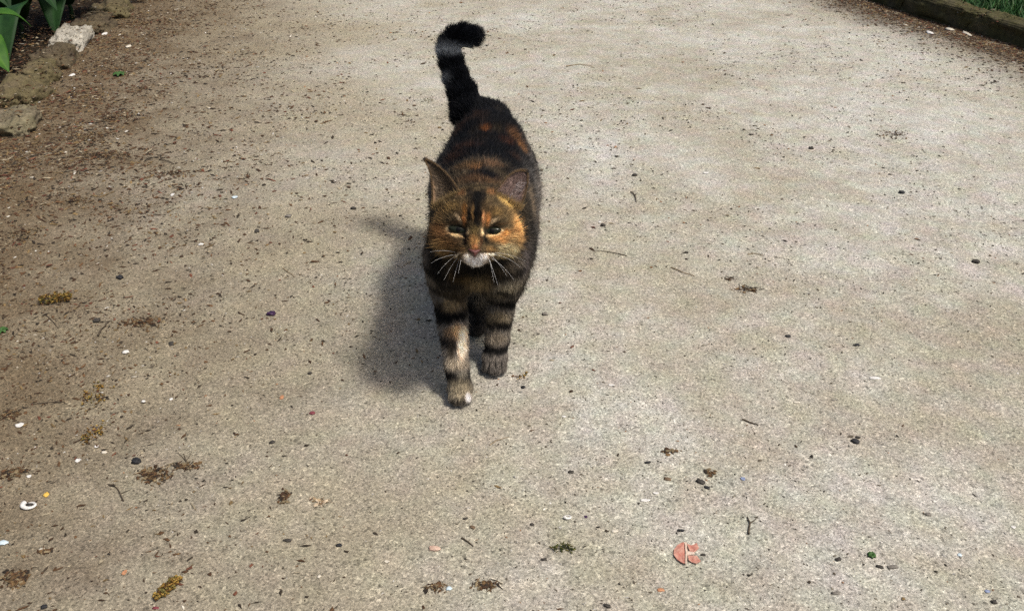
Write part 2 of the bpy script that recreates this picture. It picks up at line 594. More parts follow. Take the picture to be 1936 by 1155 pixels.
leaf_dark = leaf_material('bed_leaf_dark', (.003, .018, .003), (.009, .038, .006), (.012, .045, .009))
leaf_bright = leaf_material('bed_leaf_bright', (.016, .060, .004), (.038, .105, .008), (.05, .12, .012))


def blade(base, direction, length, width, arch, droop, seed, nl=16, nw=9, wave=.06, fold=.25):
    """A broad leaf: arching from its base, folded along its midrib, wavy at the rim. Returns verts, faces, vein tint."""
    base = np.array(base, float); d = norm(direction); up = np.array([0, 0, 1.0])
    d = norm(d - up * d[2]); sd = np.cross(d, up)
    V, C = [], []
    for i in range(nl):
        t = i / (nl - 1)
        c = base + d * length * (t - .12 * t * t) + up * (arch * math.sin(t * math.pi * .62) - droop * t * t)
        w = width * (math.sin(math.pi * min(1, t * .97 + .03) ** .8) ** .75) * .5 + .0006
        for j in range(nw):
            s = j / (nw - 1) * 2 - 1
            wob = math.sin(t * 17 + seed + s * 2) * wave * w * abs(s)
            V.append(c + sd * s * w + up * (abs(s) * w * fold + wob))
            rib = max(math.exp(-(s / .07) ** 2), .55 * math.exp(-(((t * 7 - abs(s) * 1.6) % 1.0 - .5) / .09) ** 2) * (abs(s) < .85))
            C.append((rib, rib, rib))
    F = []
    for i in range(nl - 1):
        for j in range(nw - 1):
            a = i * nw + j
            F.append((a, a + 1, a + nw + 1, a + nw))
    V = np.array(V); F = np.array(F); n = len(V)
    V2 = V - up * .0012
    rim = [(i * nw, (i + 1) * nw, (i + 1) * nw + n, i * nw + n) for i in range(nl - 1)] + [((i + 1) * nw + nw - 1, i * nw + nw - 1, i * nw + nw - 1 + n, (i + 1) * nw + nw - 1 + n) for i in range(nl - 1)]
    return np.concatenate([V, V2]), np.concatenate([F, F[:, ::-1] + n, np.array(rim)]), np.concatenate([C, C])


def plant(pos, leaves, mat, label, stem_h=.05):
    e = bpy.data.objects.new('broad_leaved_plant', None)
    scene.collection.objects.link(e)
    e.location = pos
    tag(e, label, 'plant', 'broad-leaved plants in the left bed')
    v, f = tube(np.array([(0, 0, -.01), (.004, .002, stem_h * .5), (0, 0, stem_h)]), .008, .005, 8)
    link('stem', np_mesh('stem', v, f, smooth=True), e, leaf_dark)
    for k, (az, ln, wd, ar, dr_) in enumerate(leaves):
        d = (math.cos(R(az)), math.sin(R(az)), 0)
        v, f, c = blade((d[0] * .006, d[1] * .006, stem_h * .8), d, ln, wd, ar, dr_, k * 1.7 + pos[0] * 9)
        link('leaf', np_mesh('leaf', v, f, c, smooth=True), e, mat)


def tube(pts, r0, r1, seg=5):
    pts = np.asarray(pts, float); n = len(pts)
    V, F = [], []
    for i in range(n):
        t = norm(pts[min(i + 1, n - 1)] - pts[max(i - 1, 0)])
        a = norm(np.cross(t, (0.31, .2, .93))); b = np.cross(t, a)
        r = r0 + (r1 - r0) * i / (n - 1)
        for j in range(seg):
            w = j / seg * 2 * math.pi
            V.append(pts[i] + (a * math.cos(w) + b * math.sin(w)) * r)
    for i in range(n - 1):
        for j in range(seg):
            F.append((i * seg + j, i * seg + (j + 1) % seg, (i + 1) * seg + (j + 1) % seg, (i + 1) * seg + j))
    return np.array(V), np.array(F)


p1 = at_y(2, -75, 2.75); p2 = at_y(108, -78, 3.0); p3 = at_y(-88, 70, 2.30); p4 = at_y(232, -32, 3.25)
plant((p1[0], p1[1], .0), [(-74, .36, .14, .15, .22), (-25, .20, .09, .16, .10), (-110, .33, .10, .18, .16), (30, .33, .09, .22, .1), (100, .30, .1, .2, .1), (160, .33, .1, .2, .12), (215, .34, .1, .2, .14)],
      leaf_dark, 'broad dark green plant hanging its largest leaf into the top left corner')
plant((p2[0], p2[1], .0), [(-78, .26, .11, .13, .17), (-15, .22, .07, .17, .08), (40, .26, .08, .18, .1), (110, .25, .08, .18, .08), (180, .28, .08, .18, .1), (-135, .25, .08, .15, .12)],
      leaf_dark, 'dark green plant behind the whitish kerb stone, one leaf tip dipping into the picture')
plant((p3[0], p3[1], .0), [(-30, .22, .11, .10, .09), (-85, .22, .1, .12, .1), (30, .2, .09, .14, .06), (95, .22, .1, .15, .06), (150, .24, .1, .13, .08), (215, .24, .1, .13, .08)],
      leaf_bright, 'bright green plant at the left border above the pale grey kerb stone')
plant((p4[0], p4[1], .0), [(-80, .12, .05, .06, .05), (-10, .11, .045, .07, .04), (70, .12, .045, .07, .04), (150, .12, .05, .07, .05), (210, .12, .05, .06, .05)],
      leaf_bright, 'small bright green plant under the top border, right of the kerb stones', .03)


# ------------------------------------------------------------------ single things lying on the path
def scale_at(px, py):
    g = gp(px, py)
    k = depth_of(g) / FPX
    return g, k, k / max(.25, -norm(ray(px, py))[2])         # ground point, metres per px across, metres per px down the path


def floor_z(x, y):
    return float(path_h(np.array([x]), np.array([y]))[0])


bit_mats = {
    'black': speckled('black_stone', (.006, .006, .007), (.022, .022, .024), 400, .7, .35, .5, .001),
    'dark': speckled('dark_stone', (.020, .018, .015), (.055, .048, .040), 400, .8, .3, .5, .001),
    'grey': speckled('grey_pebble', (.10, .09, .078), (.19, .175, .15), 400, .85, .25, .5, .001),
    'brown': speckled('brown_pebble', (.075, .048, .028), (.16, .11, .07), 400, .8, .25, .5, .001),
    'pink': speckled('pinkish_stone', (.36, .24, .18), (.52, .38, .30), 300, .85, .25, .5, .001),
    'white': speckled('white_shell', (.44, .42, .39), (.64, .63, .60), 400, .5, .4, .2, .0005),
    'cream': speckled('cream_shell', (.40, .36, .28), (.56, .52, .44), 400, .6, .3, .2, .0005),
    'maroon': speckled('maroon_chip', (.10, .018, .024), (.20, .05, .06), 500, .5, .4),
    'purple': speckled('purple_berry', (.020, .008, .028), (.05, .02, .06), 500, .4, .4),
    'blue': speckled('blue_glaze', (.14, .17, .27), (.22, .26, .37), 400, .35, .5),
    'paleblue': speckled('pale_blue_chip', (.36, .44, .48), (.52, .60, .63), 400, .5, .4),
    'orange': speckled('orange_fragment', (.30, .14, .07), (.42, .21, .11), 400, .7, .3),
    'yellow': speckled('yellow_petal', (.46, .28, .05), (.62, .42, .09), 400, .7, .3),
    'twig': speckled('twig_bark', (.035, .028, .02), (.09, .07, .05), 300, .9, .15, .5, .001),
    'straw': speckled('pale_twig', (.16, .12, .07), (.28, .22, .14), 300, .9, .15),
    'green': speckled('weed_green', (.02, .055, .010), (.045, .11, .022), 200, .6, .3),
    'red': speckled('red_leaf', (.33, .12, .088), (.45, .25, .19), 180, .7, .25, .5, .001),
    'redpale': speckled('red_leaf_rib', (.40, .31, .24), (.58, .46, .38), 300, .7, .25),
}
catkin_m = tinted('catkin_scales', 300, .4, .8)


def place(name, v, f, mat, x, y, label, cat, group, rz=0, sink=.25, cols=None, smooth=True):
    v = np.asarray(v)
    o = link(name, np_mesh(name, v, f, cols, smooth), mat=mat)
    h = v[:, 2].max() - v[:, 2].min()
    o.location = (x, y, floor_z(x, y) - v[:, 2].min() - h * sink)
    o.rotation_euler = (0, 0, rz)
    return tag(o, label, cat, group)


def pebble(px, py, w, h, m, label, name='pebble', cat='pebble', group='pebbles lying on the path', flat=.6):
    g, k, ky = scale_at(px, py)
    hy = max(h * ky * .62, w * k * .45)
    seed = int(px * 3 + py)
    v, f = rock((w * k * .44, hy * .44, min(w * k, hy) * .40 * flat), seed, ICO3, .30, 1.0, 1.9)
    return place(name, v, f, bit_mats[m], g[0], g[1], label, cat, group, random.uniform(-.5, .5))


def chip(px, py, w, h, m, label, name='shell_chip', cat='shell chip', group='pale shell chips on the path', curl=.35, rz=None):
    """Thin curved fragment with an irregular outline."""
    g, k, ky = scale_at(px, py)
    a, b = w * k / 2 * .85, max(h * ky / 2 * .75, w * k * .14)
    seed = int(px * 5 + py * 3)
    r = np.random.default_rng(seed)
    m_, rr = 14, 4
    ang = np.arange(m_) / m_ * 2 * np.pi
    out = .75 + .4 * r.random(m_)
    V = [(0, 0, 0)]
    for i in range(1, rr):
        q = i / (rr - 1)
        for j in range(m_):
            x, y = math.cos(ang[j]) * out[j] * q, math.sin(ang[j]) * out[j] * q
            V.append((x * a, y * b, min(a, b) * curl * (x * x * .9 + y * y * .4) * (1 if seed % 2 else -1)))
    V = np.array(V); n = len(V)
    F = [(0, 1 + j, 1 + (j + 1) % m_, 1 + (j + 1) % m_) for j in range(m_)]
    tri = [(0, 1 + j, 1 + (j + 1) % m_) for j in range(m_)]
    for i in range(rr - 2):
        for j in range(m_):
            p, q = 1 + i * m_ + j, 1 + i * m_ + (j + 1) % m_
            tri += [(p, p + m_, q + m_), (p, q + m_, q)]
    tri = np.array(tri)
    th = max(.0007, min(a, b) * .22)
    V2 = V.copy(); V2[:, 2] -= th
    lo = n - m_
    rim = []
    for j in range(m_):
        p, q = lo + j, lo + (j + 1) % m_
        rim += [(p, p + n, q + n), (p, q + n, q)]
    return place(name, np.concatenate([V, V2]), np.concatenate([tri, tri[:, ::-1] + n, np.array(rim)]), bit_mats[m], g[0], g[1], label, cat, group, 0 if rz is None else rz, .1)


def ring_shell(px, py, w, h, label, gap=0.0):
    """Broken spiral shell: a thick open ring round a dark hollow."""
    g, k, ky = scale_at(px, py)
    a, b = w * k / 2, h * ky / 2
    n = 26
    t = np.linspace(gap, 2 * math.pi - gap * .2, n) + math.pi * .9
    pts = np.stack([np.cos(t) * a * .74, np.sin(t) * b * .74, .001 + .002 * np.sin(t * .5)], 1)
    v, f = tube(pts, min(a, b) * .42, min(a, b) * .14, 8)
    v = v * (1 + .35 * (vnoise(v, 260, 4, 2) - .5))[:, None]
    v[:, 2] *= .7
    e = place('snail_shell', v, f, bit_mats['white'], g[0], g[1], label, 'shell', None, -.25, .2)
    if gap == 0:
        vv, ff = rock((a * .5, b * .5, .001), 5, ICO1, .1, .1)
        hollow = link('hollow', np_mesh('hollow', vv + np.array((0, 0, .0008)), ff, smooth=True), e, bit_mats['dark'])  # dark lens painted in for the shade inside the shell
    return e


def catkin(px, py, w, h, ang, label, dark=0.0, n=130, lumps=1, cols=None):
    """Spent catkin: little bracts crowded round a thin bent axis. ang: its lie in the picture in degrees."""
    g, k, ky = scale_at(px, py)
    L = math.hypot(w * k * math.cos(R(ang)), h * ky * .9 * math.sin(R(ang))) if lumps == 1 else w * k
    wd = (h * ky * .34 if abs(ang) < 20 else L * .165) if lumps == 1 else L * .26
    az = math.atan2(h * ky * .9 * math.sin(R(ang)), w * k * math.cos(R(ang))) if lumps == 1 else 0
    r = np.random.default_rng(int(px + py * 7))
    V, F, C = [], [], []
    ax, fa = ICO1
    pal = cols or [(.24, .145, .030), (.18, .10, .022), (.30, .20, .05), (.12, .10, .028), (.08, .04, .013)]
    for i in range(n):
        if lumps == 1:
            t = r.random() * 2 - 1
            rad = wd * (1 - .55 * abs(t) ** 3) * (.35 + .95 * r.random())
            a = r.random() * 6.283
            c = np.array([t * L / 2, rad * math.cos(a) + .06 * L * math.sin(t * 2.2), wd * .45 + rad * .55 * math.sin(a)])
        else:
            q = i % lumps
            cen = np.array([(q - (lumps - 1) / 2) * L / max(lumps, 1) * .8, (q % 2 - .5) * h * ky * .4, 0])
            c = cen + r.normal(0, 1, 3) * (wd * .55, h * ky * .22, .0012) + (0, 0, .0022)
            c[2] = abs(c[2])
        s = (L * .018 + .0008) * (.5 + .9 * r.random())
        if lumps > 1:
            s = min(s, .0022)
        v = ax * (s * 1.3, s * .8, s * .45) * (.7 + .6 * r.random((len(ax), 1)))
        v = v[:, [0, 2, 1]] if r.random() < .4 else v
        v = turned(v, r.random() * 6.28, c)
        F.append(fa + len(V) * len(ax)); V.append(v)
        col = np.array(pal[r.integers(len(pal))]) * (1 - dark) * (.7 + .6 * r.random())
        C.append(np.tile(col, (len(ax), 1)))
    return place('catkin', np.concatenate(V), np.concatenate(F), catkin_m, g[0], g[1], label, 'catkin', 'fallen catkins on the path', az, .1, np.concatenate(C))


def clump(px, py, w, h, label, n=150, pal=None, fib=.28, spread=1.0):
    """Low drift of crumbs and fibres of dead plants."""
    g, k, ky = scale_at(px, py)
    r = np.random.default_rng(int(px * 2 + py * 11))
    a, b = w * k / 2 * spread, h * ky / 2 * spread
    pal = pal or [(.045, .024, .012), (.085, .045, .02), (.028, .02, .013), (.13, .08, .035), (.18, .14, .08)]
    V, F, C = [], [], []
    base, fa = ICO1
    for i in range(n):
        x, y = np.clip(r.normal(0, .42, 2), -1.2, 1.2)
        zz = .0006 + .003 * max(0, 1 - x * x - y * y) * r.random() * min(1, b / .02)
        if r.random() < fib:
            l, t = .002 + .006 * r.random(), .0004 + .0003 * r.random()
            v = base * (l, t, t)
            v = v + np.array([0, 1, 0]) * (v[:, :1] ** 2 * 25 * r.normal())
        else:
            s = .0010 + .0021 * r.random() ** 2
            v = base * (s * 1.3, s * .8, s * .35) * (.6 + .7 * r.random((len(base), 1)))
        tl = r.normal(0, .10)
        v = v + np.array([0, 0, 1]) * v[:, :1] * tl
        v = turned(v, r.random() * 3.14, (x * a, y * b, zz))
        gx, gy = g[0] + x * a, g[1] + y * b
        v[:, 2] += floor_z(gx, gy)
        F.append(fa + len(V) * len(base)); V.append(v)
        C.append(np.tile(np.array(pal[r.integers(len(pal))]) * (.7 + .6 * r.random()), (len(base), 1)))
    o = link('debris_clump', np_mesh('debris_clump', np.concatenate(V), np.concatenate(F), np.concatenate(C)), mat=litter_m)
    o.location = (g[0], g[1], 0)
    return tag(o, label, 'plant debris', 'drifts of dead plant crumbs on the path')


def twig(pixels, r0, label, m='twig', branches=()):
    pts = [gp(*q) for q in pixels]
    o0 = np.array([pts[0][0], pts[0][1], 0])
    P = []
    for q in pts:
        P.append(np.array([q[0], q[1], floor_z(q[0], q[1]) + r0 * .9]) - o0)
    fine = []
    for a, b in zip(P[:-1], P[1:]):
        for t in (0, .33, .66):
            fine.append(a + (b - a) * t + np.array([random.gauss(0, r0 * .4), random.gauss(0, r0 * .4), abs(random.gauss(0, r0 * .5))]))
    fine.append(P[-1])
    v, f = tube(fine, r0, r0 * .55, 6)
    e = link('twig', np_mesh('twig', v, f, smooth=True), mat=bit_mats[m])
    e.location = o0
    tag(e, label, 'twig', 'thin twigs dropped on the path')
    for br in branches:
        bp = [gp(*q) for q in br]
        bp = [np.array([q[0], q[1], floor_z(q[0], q[1]) + r0]) - o0 for q in bp]
        v, f = tube(bp, r0 * .6, r0 * .3, 5)
        link('side_shoot', np_mesh('side_shoot', v, f, smooth=True), e, bit_mats[m])
    return e


def weed(px, py, w, label, n=6):
    g, k, ky = scale_at(px, py)
    e = bpy.data.objects.new('weed', None); scene.collection.objects.link(e)
    e.location = (g[0], g[1], floor_z(g[0], g[1]))
    tag(e, label, 'weed', 'tiny green weeds on the path')
    for i in range(n):
        az = i / n * 6.28 + .4
        v, f, c = blade((0, 0, .0005), (math.cos(az), math.sin(az), 0), w * k * .6, w * k * .3, w * k * .3, w * k * .2, i, 8, 5)
        link('leaf', np_mesh('leaf', v, f, c, smooth=True), e, bit_mats['green'])
    return e


# --- red leaf, lower right: two lobes either side of a pale rib
def red_leaf():
    g, k, ky = scale_at(1299, 1043)
    e = bpy.data.objects.new('red_leaf', None); scene.collection.objects.link(e)
    e.location = (g[0], g[1], floor_z(g[0], g[1]) + .0012)
    tag(e, 'torn red leaf lying flat on the path at lower right', 'leaf')

    def poly(name, px, m, z, th=.0008):
        P = np.array([((x - 1299) * k, -(y - 1043) * ky) for x, y in px])
        n = len(P)
        # subdivide fan rings for a gently buckled sheet
        c = P.mean(0); rr = 4
        V = [(*c, 0)]
        for i in range(1, rr + 1):
            for q in P:
                s = c + (q - c) * i / rr
                V.append((*s, 0))
        V = np.array(V)
        V[:, 2] = z + (vnoise(V, 180, 9, 2) - .5) * .003
        T = [(0, 1 + j, 1 + (j + 1) % n) for j in range(n)]
        for i in range(rr - 1):
            for j in range(n):
                a, b = 1 + i * n + j, 1 + i * n + (j + 1) % n
                T += [(a, a + n, b + n), (a, b + n, b)]
        T = np.array(T); N = len(V); V2 = V - (0, 0, th)
        lo = N - n
        rim = []
        for j in range(n):
            a, b = lo + j, lo + (j + 1) % n
            rim += [(a, a + N, b + N), (a, b + N, b)]
        o = link(name, np_mesh(name, np.concatenate([V, V2]), np.concatenate([T, T[:, ::-1] + N, np.array(rim)]), smooth=False), e, bit_mats[m])
        return o
    poly('lobe', [(1273, 1046), (1276, 1036), (1284, 1029), (1292, 1025), (1298, 1024), (1298, 1034), (1294, 1048), (1290, 1062), (1284, 1059), (1278, 1054)], 'red', .0010)
    poly('lobe', [(1303, 1027), (1312, 1029), (1322, 1025), (1324, 1034), (1315, 1041), (1310, 1043), (1305, 1040)], 'red', .0010)
    poly('lobe', [(1300, 1047), (1307, 1048), (1316, 1049), (1321, 1058), (1312, 1062), (1304, 1059), (1299, 1056)], 'red', .0010)
    poly('midrib', [(1299, 1024), (1303, 1025), (1301, 1040), (1313, 1043), (1312, 1047), (1299, 1047), (1294, 1062), (1291, 1063), (1296, 1044)], 'redpale', .0016)


red_leaf()
ring_shell(55, 953, 30, 15, 'white snail shell with a dark hollow, near the left border')
ring_shell(1073, 971, 16, 11, 'small broken white ring of shell, left of the two white slivers', gap=.8)

catkin(105, 567, 56, 17, 0, 'long yellow brown catkin lying level near the left border, above its mates', .15, 260)
catkin(316, 1110, 52, 50, 44, 'golden brown catkin lying aslant near the bottom border', 0, 330)
catkin(180, 741, 46, 34, 0, 'mustard coloured catkin crumpled into a clump left of the cat', .1, 90, 3)
catkin(178, 816, 44, 30, 0, 'mustard catkin broken in two lumps, below the crumpled one', .05, 90, 2)
catkin(810, 189, 20, 8, 10, 'small olive catkin lying to the left of the cat tail', .45, 40)
catkin(1065, 1031, 48, 16, 0, 'mossy green catkin fragment below the broken white ring of shell', .3, 70, 3, [(.07, .09, .02), (.12, .12, .03), (.04, .05, .015), (.18, .15, .05)])
catkin(990, 708, 26, 9, 0, 'faint yellowish catkin scrap just in front of the rear paw of the cat', .1, 26, 2)

for a in (
        (265, 608, 90, 22, 'brown drift of plant crumbs above the white chip at mid left', 150),
        (290, 893, 76, 30, 'dark brown drift of fibres below the black pebble', 150),
        (352, 876, 60, 16, 'dark crumbs round the foot of an upright sprig, lower left', 90),
        (22, 890, 56, 20, 'dark red brown drift cut by the left border, above the white snail shell', 120),
        (28, 1090, 66, 28, 'dark brown drift in the lower left corner', 150),
        (14, 782, 44, 20, 'reddish brown drift at the left border, below the crumpled mustard catkin', 90),
        (537, 937, 22, 30, 'small upright tuft of brown fibres straight below the purple berry scrap', 60),
        (606, 944, 40, 16, 'pale straw coloured scraps right of the small brown tuft', 34),
        (172, 258, 110, 24, 'rusty brown drift of litter nearest the pale grey kerb stone', 220),
        (195, 293, 130, 16, 'long low brown ridge of litter below the rusty drift', 220),
        (140, 378, 80, 18, 'grey brown drift of litter below the long low ridge', 130),
        (325, 325, 100, 12, 'thin streak of brown litter to the right of the long low ridge', 110),
        (45, 440, 70, 30, 'dark litter drift near the left border, level with the cat face', 130),
        (220, 220, 90, 22, 'dense brown drift below the green weed at upper left', 150),
        (922, 1100, 54, 20, 'brown crumbs along the bottom border, right of the blue and white scrap', 70),
        (822, 1104, 48, 16, 'grey brown crumbs along the bottom border, beside the blue and white scrap', 50),
        (1692, 252, 80, 18, 'dusky patch of litter at upper right of the open path', 80),
        (1412, 545, 54, 14, 'small tangle of brown litter to the right of the cat, level with its chest', 60),
        (1376, 524, 26, 8, 'dark crumb of litter just above the small tangle right of the cat', 20),
        (1270, 853, 34, 12, 'rusty crumbs above the grey and dark pebbles at lower right', 26),
        (85, 1040, 40, 10, 'scant brown crumbs between the white snail shell and the corner drift', 30),
        (1345, 893, 30, 14, 'dark grey crumbs beside the brown pebble at lower right', 26)):
    pal = [(.30, .22, .13), (.42, .34, .24), (.2, .13, .07)] if 'straw' in a[4] else None
    clump(*a[:5], n=a[5], pal=pal)

for a in (
        (257, 871, 18, 15, 'black', 'round black pebble at lower left, largest of the pebbles'),
        (225, 520, 15, 9, 'black', 'black pebble left of the cat, level with its chest'),
        (183, 606, 13, 10, 'dark', 'dark pebble beside the slanting twig at mid left'),
        (323, 645, 10, 11, 'dark', 'dark crumb of stone right of the brown drift at mid left'),
        (640, 1023, 12, 10, 'black', 'black pebble below the pale straw coloured scraps'),
        (543, 1018, 17, 8, 'dark', 'flat dark pebble left of a black one, below the small brown tuft'),
        (514, 832, 12, 8, 'dark', 'dark pebble below and left of the maroon chip'),
        (893, 992, 12, 9, 'brown', 'round brown pebble above the short slanting twig in front of the cat'),
        (880, 976, 11, 6, 'dark', 'small dark pebble just above the round brown one'),
        (821, 1034, 22, 15, 'pink', 'pale pinkish stone, biggest light stone in front of the cat'),
        (1148, 1141, 15, 11, 'dark', 'dark pebble touching the bottom border, right of the middle'),
        (1617, 834, 16, 11, 'black', 'black pebble at right with a smaller one behind it'),
        (1622, 826, 10, 6, 'dark', 'smaller dark pebble just behind the black one at right'),
        (1585, 1056, 13, 10, 'dark', 'dark pebble left of the tiny weed at lower right'),
        (1664, 1069, 16, 8, 'dark', 'dark flat pebble below the tiny weed, left one of two'),
        (1688, 1069, 20, 10, 'grey', 'grey flat pebble below the tiny weed, right one of two'),
        (1755, 970, 13, 9, 'grey', 'grey brown pebble alone on the right half, left of the white chip at the border'),
        (1580, 1119, 17, 8, 'grey', 'grey pebble near the bottom border, right of the red leaf'),
        (1880, 1135, 12, 10, 'dark', 'dark pebble in the lower right corner'),
        (1325, 908, 17, 12, 'dark', 'dark pebble in the crumbs up and right of the white slivers'),
        (1337, 918, 12, 8, 'black', 'black pebble touching the dark one up and right of the white slivers'),
        (1262, 902, 15, 9, 'brown', 'brown pebble straight above the white slivers'),
        (1225, 872, 14, 6, 'black', 'thin black pebble above the brown pebble and the white slivers'),
        (1287, 1000, 14, 6, 'black', 'thin black pebble just above the red leaf'),
        (1330, 1044, 10, 7, 'dark', 'dark pebble touching the right tip of the red leaf'),
        (1028, 1052, 14, 6, 'dark', 'thin dark pebble left of the mossy green catkin fragment'),
        (1080, 889, 12, 7, 'dark', 'dark pebble in front of the rear paw, halfway to the broken white ring'),
        (1006, 985, 9, 8, 'dark', 'dark pebble left of the broken white ring of shell'),
        (989, 729, 9, 7, 'black', 'small black pebble below the faint yellowish catkin scrap'),
        (1030, 595, 12, 8, 'grey', 'bluish grey pebble to the right of the rear foreleg of the cat'),
        (1845, 494, 16, 9, 'dark', 'dark pebble near the right border, level with the cat muzzle'),
        (1620, 650, 13, 6, 'black', 'dark pebble on the open path at right, above the long white sliver'),
        (293, 1144, 14, 7, 'maroon', 'dark red pebble at the bottom border under the golden brown catkin'),
        (83, 1146, 13, 11, 'black', 'black pebble at the bottom border in the left corner'),
        (486, 438, 10, 8, 'dark', 'dark pebble at left, level with the cat eyes'),
        (512, 589, 16, 12, 'purple', 'dark purple berry scrap on the path left of the cat'),
        (585, 700, 9, 7, 'dark', 'dark pebble left of the end of the cat shadow'),
        (668, 394, 12, 6, 'dark', 'dark pebble up and left of the tip of the cat shadow'),
        (545, 410, 13, 7, 'grey', 'grey pebble up and left of the cat shadow, farther out than the dark one'),
        (1200, 331, 10, 6, 'dark', 'dark pebble right of the cat ears'),
        (1140, 425, 10, 6, 'dark', 'dark pebble right of the cat cheek below a white chip'),
        (1490, 635, 11, 6, 'black', 'black pebble at the middle of the right half, level with the cat wrist'),
        (1705, 363, 12, 6, 'black', 'black pebble at upper right below the dusky patch of litter'),
        (1534, 278, 9, 6, 'dark', 'small dark pebble at upper right, left of the dusky patch of litter')):
    pebble(*a)

for a in (
        (237, 663, 15, 8, 'white', 'bright white chip at mid left, below the brown drift'),
        (36, 801, 18, 10, 'white', 'bright white oblong chip near the left border, below the reddish drift'),
        (181, 838, 10, 6, 'white', 'tiny white chip under the broken mustard catkin'),
        (195, 849, 14, 6, 'cream', 'cream chip right of the tiny white one under the broken mustard catkin'),
        (270, 754, 9, 5, 'white', 'small white chip right of the crumpled mustard catkin'),
        (322, 748, 8, 6, 'white', 'smaller white chip farther right of the crumpled mustard catkin'),
        (146, 865, 11, 9, 'white', 'white chip with a notch, left of the round black pebble'),
        (54, 897, 10, 6, 'white', 'white chip between the left border drift and the white snail shell'),
        (1220, 941, 22, 7, 'white', 'long white sliver, lower one of two lying together at lower right'),
        (1241, 928, 14, 5, 'white', 'short white sliver, upper one of two lying together at lower right'),
        (1163, 997, 17, 8, 'cream', 'cream chip between the broken white ring and the red leaf'),
        (1655, 713, 28, 7, 'white', 'long curved white sliver alone on the right half of the path'),
        (1156, 727, 13, 5, 'white', 'white chip right of the paws of the cat'),
        (1066, 786, 11, 4, 'white', 'small white chip in front of and right of the cat'),
        (603, 1085, 8, 8, 'cream', 'tiny cream chip near the bottom border, left of the crumbs'),
        (731, 1056, 11, 6, 'cream', 'cream chip down and left of the pale pinkish stone'),
        (78, 1036, 15, 7, 'cream', 'cream chip below the white snail shell'),
        (1918, 991, 11, 6, 'white', 'white chip at the right border in the lower half'),
        (1506, 760, 17, 5, 'cream', 'cream sliver on the right half, left of the black pebble pair'),
        (1334, 329, 12, 4, 'white', 'white sliver on the path to the right of the cat ears'),
        (1134, 418, 8, 4, 'white', 'white chip right of the cat cheek'),
        (380, 460, 14, 5, 'white', 'white chip left of the cat, level with its muzzle'),
        (444, 371, 14, 6, 'paleblue', 'pale bluish white chip at left, level with the cat forehead'),
        (325, 364, 8, 6, 'white', 'white chip left of the pale bluish one'),
        (136, 142, 11, 6, 'white', 'white chip in the litter right of the brown streaked kerb stone'),
        (197, 63, 12, 6, 'white', 'white chip beside the whitish kerb stone'),
        (242, 86, 13, 6, 'cream', 'cream chip in the litter, down and right of the whitish kerb stone'),
        (1758, 62, 14, 8, 'white', 'white chip in the litter under the lawn edging, left of the sliver'),
        (1796, 56, 18, 7, 'cream', 'cream sliver in the litter under the lawn edging'),
        (1828, 64, 12, 12, 'cream', 'tan upturned scrap in the litter under the lawn edging, right of the sliver')):
    chip(*a)
for a in (
        (590, 776, 14, 8, 'maroon', 'maroon chip with a pale edge, left of the front paw of the cat', 'red_chip', 'chip', None),
        (4, 1022, 22, 11, 'paleblue', 'pale turquoise scrap cut by the left border', 'blue_scrap', 'scrap', 'blue scraps on the path'),
        (849, 1107, 14, 11, 'paleblue', 'blue and white scrap near the bottom border below the pale pinkish stone', 'blue_scrap', 'scrap', 'blue scraps on the path'),
        (1405, 904, 10, 8, 'blue', 'small blue scrap right of the dark crumbs at lower right', 'blue_scrap', 'scrap', 'blue scraps on the path'),
        (1108, 971, 9, 6, 'purple', 'tiny dark violet scrap right of the broken white ring of shell', 'violet_scrap', 'scrap', None),
        (1868, 1114, 14, 7, 'blue', 'bright blue scrap in the lower right corner', 'blue_scrap', 'scrap', 'blue scraps on the path'),
        (1815, 1047, 10, 8, 'paleblue', 'pale bluish white square scrap at lower right', 'blue_scrap', 'scrap', 'blue scraps on the path'),
        (86, 932, 14, 11, 'yellow', 'bright yellow petal scrap just above the white snail shell', 'yellow_petal', 'petal', None),
        (234, 1079, 11, 12, 'orange', 'orange scrap left of the golden brown catkin', 'orange_scrap', 'scrap', 'orange scraps on the path'),
        (1250, 1108, 18, 9, 'orange', 'rusty orange scrap near the bottom border below the red leaf', 'orange_scrap', 'scrap', 'orange scraps on the path'),
        (532, 746, 10, 10, 'orange', 'faint orange scrap above and left of the maroon chip', 'orange_scrap', 'scrap', 'orange scraps on the path')):
    chip(*a[:6], name=a[6], cat=a[7], group=a[8])

weed(1648, 1049, 15, 'tiny green weed sprig at lower right above the two flat pebbles')
weed(226, 143, 24, 'small green weed in the litter right of the kerb stones', 7)
weed(3, 625, 22, 'green weed cut by the left border at mid height', 7)

twig([(185, 633), (194, 620), (206, 607)], .0014, 'thick grey twig slanting at mid left below the dark pebble')
twig([(85, 593), (97, 603), (110, 619)], .0006, 'thin curved twig near the left border left of the thick grey one')
twig([(58, 761), (82, 760), (110, 757)], .0008, 'straight dark twig lying level left of the crumpled mustard catkin', branches=[[(100, 760), (118, 757), (134, 764)]])
twig([(873, 1012), (884, 1019), (895, 1027)], .0009, 'short dark twig slanting in front of the cat, left of the middle')
twig([(1415, 1008), (1417, 992), (1413, 977)], .0011, 'forked upright twig to the right above the red leaf', branches=[[(1417, 990), (1426, 984), (1433, 976)]])
twig([(1403, 792), (1420, 797), (1434, 803)], .0011, 'dark twig on the right half, right of the cat paws')
twig([(1193, 363), (1201, 370), (1203, 381)], .0012, 'small hooked twig on the path right of the cat ear')
twig([(925, 836), (938, 827), (962, 820)], .0006, 'thin pale twig straight in front of the cat', 'straw')
twig([(1268, 503), (1290, 513), (1314, 519)], .0009, 'long pale twig right of the cat, level with its muzzle', 'straw')
twig([(1413, 481), (1428, 478), (1444, 482)], .0008, 'short thin twig up and right of the long pale one', 'straw')
